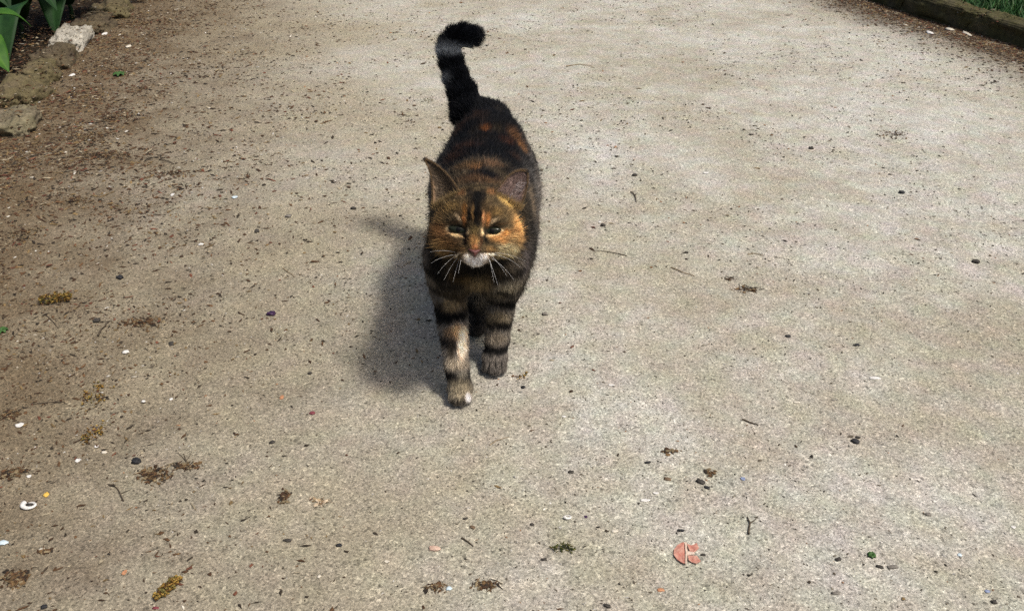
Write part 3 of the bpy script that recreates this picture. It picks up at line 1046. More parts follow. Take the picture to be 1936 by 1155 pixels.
twig([(352, 884), (351, 866), (346, 852)], .0007, 'bare sprig with two side shoots, right of the dark drift of fibres', branches=[[(351, 868), (343, 858), (334, 850)], [(351, 866), (358, 856), (362, 848)]])
twig([(232, 945), (224, 925), (214, 912)], .0008, 'dark crooked twig below the round black pebble', branches=[[(228, 930), (238, 926), (246, 924)]])
twig([(300, 300), (316, 303), (328, 308)], .0012, 'dark twig at the right end of the long low ridge of litter')
twig([(1070, 124), (1095, 121), (1122, 124)], .0014, 'pale brown twig right of the raised tail of the cat', 'straw')
twig([(534, 506), (545, 514), (556, 522)], .0008, 'thin brown twig left of the cat shadow', 'straw')
twig([(1185, 480), (1150, 474), (1128, 473)], .0008, 'thin dark twig just right of the cat flank')

# ------------------------------------------------------------------ the cat
# Head frame: origin in the middle of the head, u to the picture's right, v up, w out of the face.
HO = at_y(901, 430, 0.90)
HW = norm(EYE - HO)
HU = norm(np.cross(np.array([0, 0, 1.0]), HW))
HV = np.cross(HW, HU)
_roll = R(-2.4)
HU, HV = HU * math.cos(_roll) + HV * math.sin(_roll), HV * math.cos(_roll) - HU * math.sin(_roll)
HB = np.stack([HU, HV, HW], 1)                    # columns


def hp(u, v, w):
    return HO + HB @ (np.array([u, v, w]) * 0.01)


PR = []       # primitives: dict(kind, tag, k, flow, ...)


def ell(tag, c, r, flow, k=0.012, B=None, sub=False):
    PR.append(dict(t='e', tag=tag, c=np.array(c, float), r=np.array(r, float), B=np.eye(3) if B is None else B, k=k, flow=np.array(flow, float), sub=sub))


def cone(tag, a, b, ra, rb, flow=None, k=0.012):
    a, b = np.array(a, float), np.array(b, float)
    PR.append(dict(t='c', tag=tag, a=a, b=b, ra=ra, rb=rb, k=k, flow=norm(b - a) if flow is None else np.array(flow, float), sub=False))


def hell(c, r, k=0.008, flow=(0, 1, -0.2), sub=False):
    ell('head', hp(*c), np.array(r) * 0.01, flow, k, HB, sub)


BACK = (0, 1, -0.22)
# trunk
ell('torso', (-.037, 1.055, .176), (.061, .120, .074), BACK, .02)
ell('torso', (-.038, 1.150, .168), (.073, .115, .078), BACK, .02)
ell('torso', (-.014, 1.040, .146), (.039, .070, .050), (0, .8, -.5), .02)
ell('torso', (-.035, 1.235, .186), (.056, .075, .066), BACK, .02)
ell('chest', (-.043, .968, .182), (.045, .055, .052), (0, .25, -1), .02)
cone('neck', (-.039, 1.02, .205), (-.040, .935, .222), .052, .043, (0, 1, -.35), .02)
ell('chest', (-.0725, .985, .164), (.020, .048, .058), (0, .5, -1), .02)
ell('chest', (-.0130, .995, .148), (.0245, .050, .048), (0, .5, -1), .02)
# fore legs
cone('legA', (-.077, .958, .162), (-.081, .990, .112), .028, .0225, (0, .1, -1), .016)
cone('legA', (-.081, .990, .112), (-.069, .915, .038), .0205, .0125, (0, .1, -1), .010)
cone('pawA', (-.069, .915, .038), (-.0655, .902, .016), .0135, .0135, (0, -.5, -1), .006)
ell('pawA', (-.0645, .902, .0105), (.0145, .019, .0105), (0, -1, -.4), .006)
for dx, dy in ((-.0095, -.013), (-.0035, -.0185), (.0035, -.0185), (.0095, -.013)):
    ell('pawA', (-.0645 + dx, .902 + dy, .0075), (.0046, .0075, .0075), (0, -1, -.4), .002)
cone('legB', (-.013, .955, .158), (-.011, .998, .106), .025, .0200, (0, .1, -1), .016)
cone('legB', (-.011, .998, .106), (-.0195, .982, .034), .0185, .0135, (0, .1, -1), .010)
cone('pawB', (-.019, .982, .034), (-.022, .972, .015), .0135, .014, (0, -.5, -1), .006)
ell('pawB', (-.0225, .968, .0110), (.0155, .020, .0110), (0, -1, -.4), .006)
for dx, dy in ((-.0105, -.013), (-.0038, -.0190), (.0038, -.0190), (.0105, -.013)):
    ell('pawB', (-.0225 + dx, .968 + dy, .0078), (.0049, .0078, .0078), (0, -1, -.4), .002)
# hind legs
for sx, hip, knee, hock, paw in (
        (-1, (-.064, 1.225, .165), (-.062, 1.105, .102), (-.049, 1.125, .060), (-.050, 1.066, .014)),
        (1, (-.004, 1.235, .165), (.008, 1.185, .103), (-.002, 1.300, .074), (-.006, 1.280, .014))):
    hip, knee, hock, paw = map(np.array, (hip, knee, hock, paw))
    ell('hind', hip * .6 + knee * .4, (.028, .062, .062), (0, .4, -1), .02)
    cone('hind', hip, knee, .036, .027, (0, .2, -1), .016)
    cone('hind', knee, hock, .024, .0125, (0, .6, -1), .012)
    cone('hind', hock, paw, .0125, .012, (0, -.1, -1), .008)
    ell('hindpaw', paw + (0, -.014, -.003), (.0145, .022, .0105), (0, -1, -.3), .006)
# tail: a raised tail, its tip hooked to the picture's right
TAIL = [np.array((-.034, 1.255, .205)), np.array((-.035, 1.298, .216))] + [at_y(*q) for q in (
    (888, 212, 1.308), (876, 180, 1.316), (864, 150, 1.323), (854, 120, 1.330), (849, 97, 1.335), (851, 86, 1.338), (859, 75, 1.340), (873, 69, 1.340), (890, 68, 1.338))]
TR = [.030, .027, .0215, .0160, .0128, .0116, .0112, .0112, .0114, .0112, .0095]
for i in range(len(TAIL) - 1):
    cone('tail', TAIL[i], TAIL[i + 1], TR[i], TR[i + 1], None, .010 if i < 2 else .004)
# head
hell((0, 1.0, -1.8), (4.15, 3.35, 4.2), .010)
hell((0, 1.1, .2), (2.9, 2.2, 2.2), .010)
for sx in (-1, 1):
    hell((sx * 2.85, -1.0, -.7), (2.0, 2.25, 2.3), .010)
    hell((sx * 1.75, -1.5, 1.3), (1.25, .85, 1.0), .008)
    hell((sx * 1.85, .62, 1.55), (1.05, .50, .75), .006)
    hell((sx * .78, -2.95, 2.65), (1.0, .80, .95), .004)
hell((0, -2.3, .6), (2.5, 1.6, 2.0), .010)
cone('head', hp(0, .8, 1.75), hp(-.08, -2.1, 3.15), .0115, .0078, (0, 1, 0), .008)
hell((0, -3.62, 2.15), (.80, .55, .85), .005)
for sx in (-1, 1):
    hell((sx * 1.80, -.25, 2.75), (.95, .50, .65), .006, sub=True)

TAGS = sorted({p['tag'] for p in PR})


def prim_d(p, X):
    if p['t'] == 'e':
        q = (X - p['c']) @ p['B']
        k0 = np.linalg.norm(q / p['r'], axis=-1)
        k1 = np.linalg.norm(q / p['r'] ** 2, axis=-1)
        return k0 * (k0 - 1) / np.maximum(k1, 1e-6)
    ab = p['b'] - p['a']
    t = np.clip(((X - p['a']) @ ab) / (ab @ ab), 0, 1)
    return np.linalg.norm(X - p['a'] - t[..., None] * ab, axis=-1) - (p['ra'] + (p['rb'] - p['ra']) * t)


def prim_box(p):
    if p['t'] == 'e':
        e = np.sqrt(((p['B'] * p['r']) ** 2).sum(1))
        return p['c'] - e, p['c'] + e
    return np.minimum(p['a'] - p['ra'], p['b'] - p['rb']), np.maximum(p['a'] + p['ra'], p['b'] + p['rb'])


GH = 0.0022
G0 = np.array((-.145, .835, -.012)); G1 = np.array((.075, 1.395, .390))
GN = np.ceil((G1 - G0) / GH).astype(int) + 1
SD = np.full(GN, 0.06, dtype=np.float32)
axes = [G0[i] + GH * np.arange(GN[i]) for i in range(3)]
for p in PR:
    lo, hi = prim_box(p)
    m = 0.03
    i0 = np.clip(((lo - m - G0) / GH).astype(int), 0, GN - 1); i1 = np.clip(((hi + m - G0) / GH).astype(int) + 2, 1, GN)
    sl = tuple(slice(a, b) for a, b in zip(i0, i1))
    X = np.stack(np.meshgrid(*[axes[i][sl[i]] for i in range(3)], indexing='ij'), -1)
    d = prim_d(p, X)
    cur = SD[sl].astype(float)
    k = p['k']
    if p['sub']:
        h = np.clip(0.5 - 0.5 * (cur + d) / k, 0, 1)
        SD[sl] = cur * (1 - h) + (-d) * h + k * h * (1 - h)
    else:
        h = np.clip(0.5 + 0.5 * (cur - d) / k, 0, 1)
        SD[sl] = cur * (1 - h) + d * h - k * h * (1 - h)


def sdf(X):
    q = (np.asarray(X, float) - G0) / GH
    q = np.clip(q, 0, GN - 1.001)
    i = np.floor(q).astype(int); f = q - i
    r = 0
    for a in (0, 1):
        for b in (0, 1):
            for c in (0, 1):
                w = (f[..., 0] if a else 1 - f[..., 0]) * (f[..., 1] if b else 1 - f[..., 1]) * (f[..., 2] if c else 1 - f[..., 2])
                r = r + w * SD[i[..., 0] + a, i[..., 1] + b, i[..., 2] + c]
    return r


def grad(X, e=0.003):
    g = np.stack([sdf(X + np.eye(3)[i] * e) - sdf(X - np.eye(3)[i] * e) for i in range(3)], -1)
    return norm(g)


def hit(px, py, start=0.72):
    """Where the line of sight of a photograph pixel meets the cat's skin."""
    d = norm(ray(px, py)); t = start
    for _ in range(160):
        s = float(sdf((EYE + d * t)[None])[0])
        if s < 0.0003:
            return EYE + d * t
        t += max(s * 0.7, 0.0004)
        if t > 1.9:
            break
    return None


def surface_net():
    inside = SD < 0
    nx, ny, nz = GN
    cnt = np.zeros((nx - 1, ny - 1, nz - 1), np.int16)
    acc = np.zeros((nx - 1, ny - 1, nz - 1, 3), np.float32)
    cor = [(a, b, c) for a in (0, 1) for b in (0, 1) for c in (0, 1)]

    def S(arr, o):
        return arr[o[0]:nx - 1 + o[0], o[1]:ny - 1 + o[1], o[2]:nz - 1 + o[2]]
    n_in = sum(S(inside, o).astype(np.int8) for o in cor)
    act = (n_in > 0) & (n_in < 8)
    ai = np.argwhere(act)
    val = {o: SD[ai[:, 0] + o[0], ai[:, 1] + o[1], ai[:, 2] + o[2]] for o in cor}
    P = np.zeros((len(ai), 3)); C = np.zeros(len(ai))
    for o in cor:
        for ax in range(3):
            if o[ax] == 0:
                q = list(o); q[ax] = 1; q = tuple(q)
                a, b = val[o], val[q]
                cr = (a < 0) != (b < 0)
                t = np.where(cr, a / np.where(cr, a - b, 1), 0)
                pos = np.tile(np.array(o, float), (len(ai), 1)); pos[:, ax] = t
                P[cr] += pos[cr]; C[cr] += 1
    P = P / C[:, None] + ai
    V = G0 + P * GH
    idx = -np.ones(act.shape, np.int64); idx[act] = np.arange(len(ai))
    faces = []
    for ax in range(3):
        o1, o2 = [(1, 2), (2, 0), (0, 1)][ax]
        sl0 = [slice(1, -1)] * 3; sl1 = [slice(1, -1)] * 3
        sl0[ax] = slice(0, -1); sl1[ax] = slice(1, None)
        cr = inside[tuple(sl0)] != inside[tuple(sl1)]
        flip = inside[tuple(sl0)]
        e = np.argwhere(cr); fl = flip[cr]
        off = np.ones(3, int); off[ax] = 0
        e = e + off
        q = []
        for d1, d2 in ((-1, -1), (0, -1), (0, 0), (-1, 0)):
            c = e.copy(); c[:, o1] += d1; c[:, o2] += d2
            q.append(idx[c[:, 0], c[:, 1], c[:, 2]])
        q = np.stack(q, 1)
        q[~fl] = q[~fl][:, ::-1]
        faces.append(q)
    F = np.concatenate(faces)
    F = F[(F >= 0).all(1)]
    for _ in range(2):                                 # settle the vertices on the smooth surface
        s = sdf(V)
        V = V - grad(V) * s[:, None] * 0.9
    return V, F


def weights(X):
    """Softmax weight of every primitive at points X (n, prims)."""
    D = np.stack([prim_d(p, X) if not p['sub'] else np.full(len(X), 1.0) for p in PR], 1)
    W = np.exp(-np.clip(D - D.min(1, keepdims=True), 0, 0.2) / 0.007)
    return W / W.sum(1, keepdims=True)


def region(W, *tags):
    return sum(W[:, i] for i, p in enumerate(PR) if p['tag'] in tags)


def face_px(zx, zy):
    return 760 + zx / 4.277, 270 + zy / 4.277


# colour marks on the coat: a place on the skin, half sizes in photograph pixels, turn, colour (sRGB), strength
MARKS = []


def mark(px, py, rx, ry, col, strength=0.9, turn=0.0, power=2.8):
    c = hit(px, py)
    if c is None:
        return
    k = depth_of(c) / FPX
    t = R(turn)
    ax = C_R * math.cos(t) - C_U * math.sin(t)
    ay = C_R * math.sin(t) + C_U * math.cos(t)
    MARKS.append((c, ax, ay, rx * k, ry * k, lin(col), strength, power))


def fmark(zx, zy, rx, ry, col, strength=0.9, turn=0.0, power=2.5):
    mark(*face_px(zx, zy), rx / 4.277, ry / 4.277, col, strength, turn, power)


BLK = (10, 10, 12); DK = (40, 32, 26)
# face, in pixels of an enlarged view of it
fmark(300, 600, 110, 90, (104, 82, 52), .8); fmark(900, 600, 100, 100, (122, 98, 64), .85)
fmark(290, 720, 100, 70, (108, 76, 46), .85); fmark(270, 800, 80, 50, (120, 96, 62), .7)
fmark(935, 690, 45, 120, (178, 132, 80), .9); fmark(900, 760, 80, 60, (150, 118, 76), .8)  # right cheek lighter than the left: sunlight mixed into the coat colour
fmark(330, 840, 90, 60, (124, 98, 62), .8); fmark(850, 870, 110, 70, (165, 150, 116), .9)
fmark(380, 800, 90, 50, (104, 74, 44), .7); fmark(640, 300, 200, 60, (90, 66, 44), .8)
fmark(400, 520, 90, 50, (110, 88, 52), .8); fmark(760, 560, 60, 50, (120, 96, 58), .7)
fmark(330, 468, 60, 14, (178, 160, 120), .9, -8); fmark(840, 480, 75, 34, (168, 138, 82), .95, 20)
fmark(480, 410, 40, 40, (102, 72, 46), .9); fmark(725, 400, 45, 40, (106, 74, 46), .9)
fmark(450, 600, 40, 20, (128, 110, 84), .7, 60); fmark(740, 632, 48, 17, (170, 150, 120), .65, -35); fmark(462, 622, 14, 40, (176, 156, 128), .65, -20)
fmark(600, 560, 150, 110, (74, 54, 32), .65); fmark(605, 440, 60, 95, BLK, .95); fmark(545, 400, 20, 70, DK, .7); fmark(660, 420, 22, 50, DK, .8)
fmark(600, 560, 30, 115, BLK, .98); fmark(640, 590, 14, 70, BLK, .85, -8); fmark(545, 585, 15, 55, BLK, .9)
fmark(510, 540, 22, 55, (112, 74, 34), .8); fmark(575, 560, 10, 70, (130, 100, 60), .6)
fmark(500, 625, 17, 42, (136, 90, 52), .9); fmark(655, 610, 12, 55, (172, 120, 80), .85); fmark(692, 620, 20, 50, (156, 104, 58), .95)
fmark(600, 655, 34, 26, (30, 28, 24), .8)
fmark(580, 710, 44, 44, (98, 82, 50), .9); fmark(580, 790, 44, 50, (140, 104, 62), .95); fmark(590, 845, 34, 26, (142, 92, 56), .9)
fmark(522, 770, 12, 60, (52, 32, 20), .85, 6); fmark(640, 790, 12, 50, (76, 46, 26), .75)
fmark(505, 755, 14, 40, BLK, .95, 8); fmark(672, 770, 14, 46, BLK, .95, -14)
fmark(780, 775, 75, 34, (160, 116, 68), .95, 12); fmark(830, 730, 40, 24, (178, 122, 66), .85)
fmark(436, 745, 66, 14, (180, 152, 112), .9, 20); fmark(748, 742, 60, 13, (190, 160, 116), .9, -15)
fmark(535, 715, 14, 28, (196, 166, 122), .85); fmark(650, 722, 14, 30, (206, 178, 134), .85)
fmark(372, 690, 16, 22, (196, 170, 130), .7); fmark(808, 706, 22, 14, (206, 176, 132), .8)
fmark(452, 697, 76, 29, (12, 12, 12), .95, 12); fmark(730, 710, 70, 27, (12, 12, 12), .95, -9)
fmark(470, 865, 60, 30, (96, 72, 44), .8); fmark(720, 860, 60, 30, (112, 86, 52), .8)
fmark(590, 962, 82, 44, (216, 208, 202), .98); fmark(528, 922, 34, 22, (206, 190, 172), .85); fmark(660, 920, 38, 24, (212, 200, 188), .9)
fmark(455, 905, 60, 8, (210, 192, 164), .9, -14); fmark(460, 886, 50, 7, (60, 44, 30), .8, -14); fmark(725, 903, 52, 8, (216, 200, 172), .9, 6); fmark(715, 884, 44, 7, (70, 52, 34), .8, 8)
fmark(588, 945, 4, 20, (90, 70, 66), .7); fmark(560, 972, 26, 4, (110, 96, 92), .5, 18); fmark(620, 970, 26, 4, (110, 96, 92), .5, -18)
fmark(590, 1012, 80, 10, (30, 24, 20), .7)
# neck and back seen above the head
mark(897, 318, 12, 8, (126, 88, 54), .9); mark(925, 333, 22, 11, (20, 20, 26), .95, 20); mark(880, 316, 30, 10, (92, 70, 46), .7); mark(930, 312, 22, 8, (112, 84, 62), .7)
mark(975, 265, 14, 30, (92, 64, 42), .95, -25); mark(984, 282, 8, 20, (112, 78, 46), .9, -15); mark(918, 246, 10, 9, (112, 68, 34), .85); mark(955, 268, 16, 14, (78, 46, 30), .85)
mark(858, 300, 30, 14, (62, 40, 28), .8); mark(880, 280, 26, 10, (66, 42, 30), .7); mark(900, 262, 60, 10, BLK, .7); mark(905, 284, 60, 7, BLK, .7); mark(1012, 360, 8, 50, (104, 98, 92), .6); mark(1014, 430, 8, 40, (112, 108, 104), .55)
# sides, chest and legs
mark(1010, 420, 16, 70, (92, 82, 72), .85); mark(1000, 380, 10, 40, (120, 104, 84), .7); mark(992, 490, 12, 30, (74, 68, 68), .8); mark(1016, 350, 10, 30, (70, 56, 42), .8)
mark(960, 545, 30, 16, (120, 112, 96), .85); mark(905, 535, 24, 26, (100, 86, 62), .85); mark(870, 520, 24, 12, (84, 66, 38), .8)
mark(955, 520, 36, 9, (50, 42, 32), .6); mark(955, 552, 34, 5, BLK, .9, 14); mark(962, 575, 30, 9, BLK, .95, 12); mark(940, 600, 24, 12, (112, 100, 78), .85); mark(952, 615, 22, 6, (30, 28, 28), .9, 22)
mark(936, 640, 24, 14, (112, 102, 88), .85); mark(925, 655, 10, 5, BLK, .6); mark(934, 664, 24, 6, BLK, .85); mark(933, 685, 26, 14, (92, 86, 80), .9)
mark(848, 540, 30, 9, (28, 24, 20), .8); mark(852, 578, 26, 11, (118, 100, 70), .8); mark(850, 602, 32, 9, BLK, .97, -8); mark(872, 560, 16, 20, (60, 48, 32), .6); mark(830, 592, 12, 20, BLK, .7)
mark(862, 628, 20, 13, (158, 128, 92), .9); mark(873, 652, 8, 32, (200, 180, 156), .9); mark(848, 632, 10, 12, (70, 58, 46), .7); mark(838, 660, 10, 20, BLK, .8, 10); mark(854, 668, 8, 24, (64, 54, 42), .7); mark(860, 690, 24, 10, (140, 128, 110), .8)  # pale strip down the leg's right side is sunlight painted into the coat
mark(852, 711, 16, 8, (24, 24, 26), .95); mark(874, 708, 10, 7, (110, 104, 92), .8); mark(868, 738, 26, 20, (122, 112, 92), .9); mark(884, 752, 5, 7, (226, 220, 216), .95); mark(862, 762, 14, 6, (84, 76, 64), .7)  # small white spot at the paw's right edge is a painted highlight


mark(828, 500, 16, 44, (26, 22, 18), .85); mark(888, 512, 40, 7, (20, 17, 14), .85); mark(905, 560, 14, 30, (92, 84, 70), .8)
fmark(300, 668, 85, 8, (64, 44, 28), .85, 4); fmark(275, 760, 70, 8, (76, 52, 32), .7, -6); fmark(900, 712, 70, 8, (96, 60, 32), .8, -6); fmark(905, 800, 60, 7, (110, 84, 52), .6, -10)
fmark(430, 560, 60, 9, (66, 52, 34), .7, 14); fmark(760, 600, 50, 9, (74, 58, 38), .7, -14); fmark(420, 640, 50, 9, (70, 50, 32), .7, 8); fmark(820, 650, 60, 9, (84, 62, 38), .7, -10)
for tx in (916, 926, 937, 948):  # dark lines painted as shade in the gaps between the toes
    mark(tx, 690, 1.6, 8, (20, 18, 18), .85)
for tx in (856, 866, 876):  # same painted toe gap shade on the front paw
    mark(tx, 760, 1.6, 7, (34, 28, 24), .75)


def coat_colour(X, W):
    """Linear rgb of the coat at skin points X."""
    n = len(X)
    col = np.zeros((n, 3))
    f1 = vnoise(X, 60, 1, 3); f2 = vnoise(X, 26, 7, 3); f3 = vnoise(X * (1, .35, 1), 42, 13, 3); f4 = vnoise(X, 260, 19, 2); f5 = vnoise(X, 800, 29, 1)
    brown, black, rust, grey = lin((88, 74, 52)), lin((17, 18, 23)), lin((88, 60, 40)), lin((88, 85, 82))

    def put(base, m, c):
        return base * (1 - m[:, None]) + np.asarray(c) * m[:, None]
    # trunk: dark tabby saddle with rusty patches and greyer flanks
    side = np.abs(X[:, 0] + .037) / .075
    b = np.tile(black, (n, 1))
    b = put(b, sstep(.52, .70, f3) * .45, brown * .6)
    b = put(b, sstep(.45, .95, side) * (.5 + .6 * f1), grey * 1.15)
    b = put(b, sstep(.60, .76, f2) * .45 * (X[:, 2] > .13), rust * .8)
    stripe = sstep(.2, .8, np.sin(X[:, 1] * 6.283 / .045 + 5 * f2 + X[:, 2] * 14) * .5 + .5)
    b = put(b, stripe * sstep(.4, .9, side) * .6, black)
    # chest and neck
    c = np.tile(brown * .62, (n, 1))
    c = put(c, sstep(.45, .62, np.sin(X[:, 2] * 6.283 / .038 + f2 * 4) * .5 + .5) * .7, black)
    nk = np.tile(brown * .55 + grey * .15, (n, 1))
    nk = put(nk, sstep(.48, .62, f2) * .7, black)
    # legs: bands
    lg = np.tile(grey * .80 + brown * .20, (n, 1))
    band = np.sin(X[:, 2] * 6.283 / .032 + 3 * f2 + 1.0) * .5 + .5
    lg = put(lg, sstep(.60, .85, band) * .75, black)
    # tail: dark with paler rings
    tl = np.tile(lin((24, 27, 34)), (n, 1))
    hd = np.tile(brown * .85, (n, 1))
    hd = put(hd, sstep(.5, .7, f1) * .5, brown * .45)
    q = (X - HO) @ HB * 100
    hd = put(hd, sstep(-1.5, -3.5, q[:, 2]) * sstep(.4, .6, f2) * .8, black)
    wt, wc, wn_, wl, wi, wtl, wh = region(W, 'torso'), region(W, 'chest'), region(W, 'neck'), region(W, 'legA', 'legB', 'pawA', 'pawB'), region(W, 'hind', 'hindpaw'), region(W, 'tail'), region(W, 'head')
    col = b * wt[:, None] + c * wc[:, None] + nk * wn_[:, None] + lg * wl[:, None] + (lg * .5) * wi[:, None] + tl * wtl[:, None] + hd * wh[:, None]
    # tail rings
    ti = np.array(TAIL)
    dd = np.linalg.norm(X[:, None] - ti[None], axis=2); near = dd.argmin(1)
    r1, r2 = X - at_y(853, 90, 1.337), X - at_y(846, 148, 1.324)
    d1, d2 = norm(ti[7] - ti[5]), norm(ti[5] - ti[3])
    ring = (np.exp(-((r1 @ d1) / .0065) ** 4) * (np.linalg.norm(r1, axis=1) < .035)
            + np.exp(-((r2 @ d2) / .0110) ** 4) * (np.linalg.norm(r2, axis=1) < .035) * sstep(.012, -.006, r2 @ C_R) * .8)
    col = put(col, np.clip(ring, 0, 1) * wtl * (.55 + .5 * f1), lin((150, 156, 162)))
    # marks, with ragged outlines
    jit = (np.stack([vnoise(X, 160, 23 + i, 2) for i in range(3)], 1) - .5) * .010
    for (cc, ax, ay, rx, ry, mc, st, pw) in MARKS:
        d = X - cc
        s = min(1.0, max(rx, ry) / .012)
        e = d + jit * s * .55
        r2 = (e @ ax / rx) ** 2 + (e @ ay / ry) ** 2
        dz = d @ C_F / max(rx, ry, .012)
        m = st * np.exp(-np.clip(r2, 0, 40) ** (pw / 1.5) * .9) * np.exp(-dz ** 4)
        col = put(col, m, mc)
    y = np.maximum(col.mean(1), 1e-4)
    col = col * np.clip((y / .055) ** .42, .5, 1.6)[:, None]
    hf = vnoise(X, 420, 37, 2)
    return col * (0.50 + .60 * f4 + .24 * f5 + .9 * (hf - .5) * (.4 + .6 * wh))[:, None]


FUR_GAIN = 0.95
cat = bpy.data.objects.new('cat', None)
cat.location = (0, 0, 0)


def coat_material(name, rough=.6):
    t = NT(name)
    a = t.n('ShaderNodeAttribute', attribute_name='tint')
    nz = t.noise(900, 2)
    c = t.mix(1.0, a.outputs['Color'], t.ramp(nz.outputs['Fac'], [(0.3, 0.75), (0.7, 1.2)]), 'MULTIPLY')
    return t.out(c, rough, 0.25)


def make_cat():
    V, F = surface_net()
    W = weights(V)
    col = coat_colour(V, W) * 0.7
    me = np_mesh('cat', V, F, col, smooth=True)
    body = link('cat', me, mat=coat_material('cat_skin', .8))
    tag(body, 'tabby and ginger cat walking towards the viewer with its dark tail raised', 'cat')
    return body, V, F


def resample(V, F, density):
    """Area weighted random points on quads, with a per-vertex density factor."""
    T = np.concatenate([F[:, [0, 1, 2]], F[:, [0, 2, 3]]])
    a, b, c = V[T[:, 0]], V[T[:, 1]], V[T[:, 2]]
    area = np.linalg.norm(np.cross(b - a, c - a), axis=1) * .5
    w = area * density[T].mean(1)
    n = int(w.sum())
    i = rng.choice(len(T), n, p=w / w.sum())
    r1, r2 = np.sqrt(rng.random(n)), rng.random(n)
    return a[i] * (1 - r1)[:, None] + b[i] * (r1 * (1 - r2))[:, None] + c[i] * (r1 * r2)[:, None]


EYES = [  # middle (photo px), half length, half height (px), turn, mirror
    (866.0, 433.5, 18.5, 9.0, 8.0, 1), (930.5, 436.0, 17.5, 8.6, -6.0, -1)]
NOSE = (897.5, 477.5)


def eye_frame(px, py, turn):
    c = hit(px, py)
    k = depth_of(c) / FPX
    t = R(turn)
    ax = HU * math.cos(t) - HV * math.sin(t)
    ay = HU * math.sin(t) + HV * math.cos(t)
    return c, ax, ay, k


def hair_object(name, P, dirs, bend, L, rad, col, parent, mat, pts=5, tip=0.15, root=None):
    n = len(P)
    t = np.linspace(0, 1, pts)
    pos = P[:, None] + (dirs[:, None] * t[None, :, None] + bend[:, None] * (t ** 2)[None, :, None]) * L[:, None, None]
    hc = bpy.data.hair_curves.new(name)
    hc.add_curves([pts] * n)
    hc.attributes['position'].data.foreach_set('vector', pos.astype(np.float32).ravel())
    ra = hc.attributes.get('radius') or hc.attributes.new('radius', 'FLOAT', 'POINT')
    rr = rad[:, None] * (1 - (1 - tip) * t[None] ** 1.5)
    ra.data.foreach_set('value', rr.astype(np.float32).ravel())
    ca = hc.attributes.new('tint', 'FLOAT_COLOR', 'POINT')
    c4 = np.ones((n, pts, 4), np.float32)
    rt = col * .8 if root is None else root
    w = np.clip((t - .3) / .6, 0, 1)[None, :, None]
    c4[..., :3] = rt[:, None] * (1 - w) + col[:, None] * w
    ca.data.foreach_set('color', c4.ravel())
    o = link(name, hc, parent, mat)
    tag(o, kind='stuff')
    return o


body, CV, CF = make_cat()


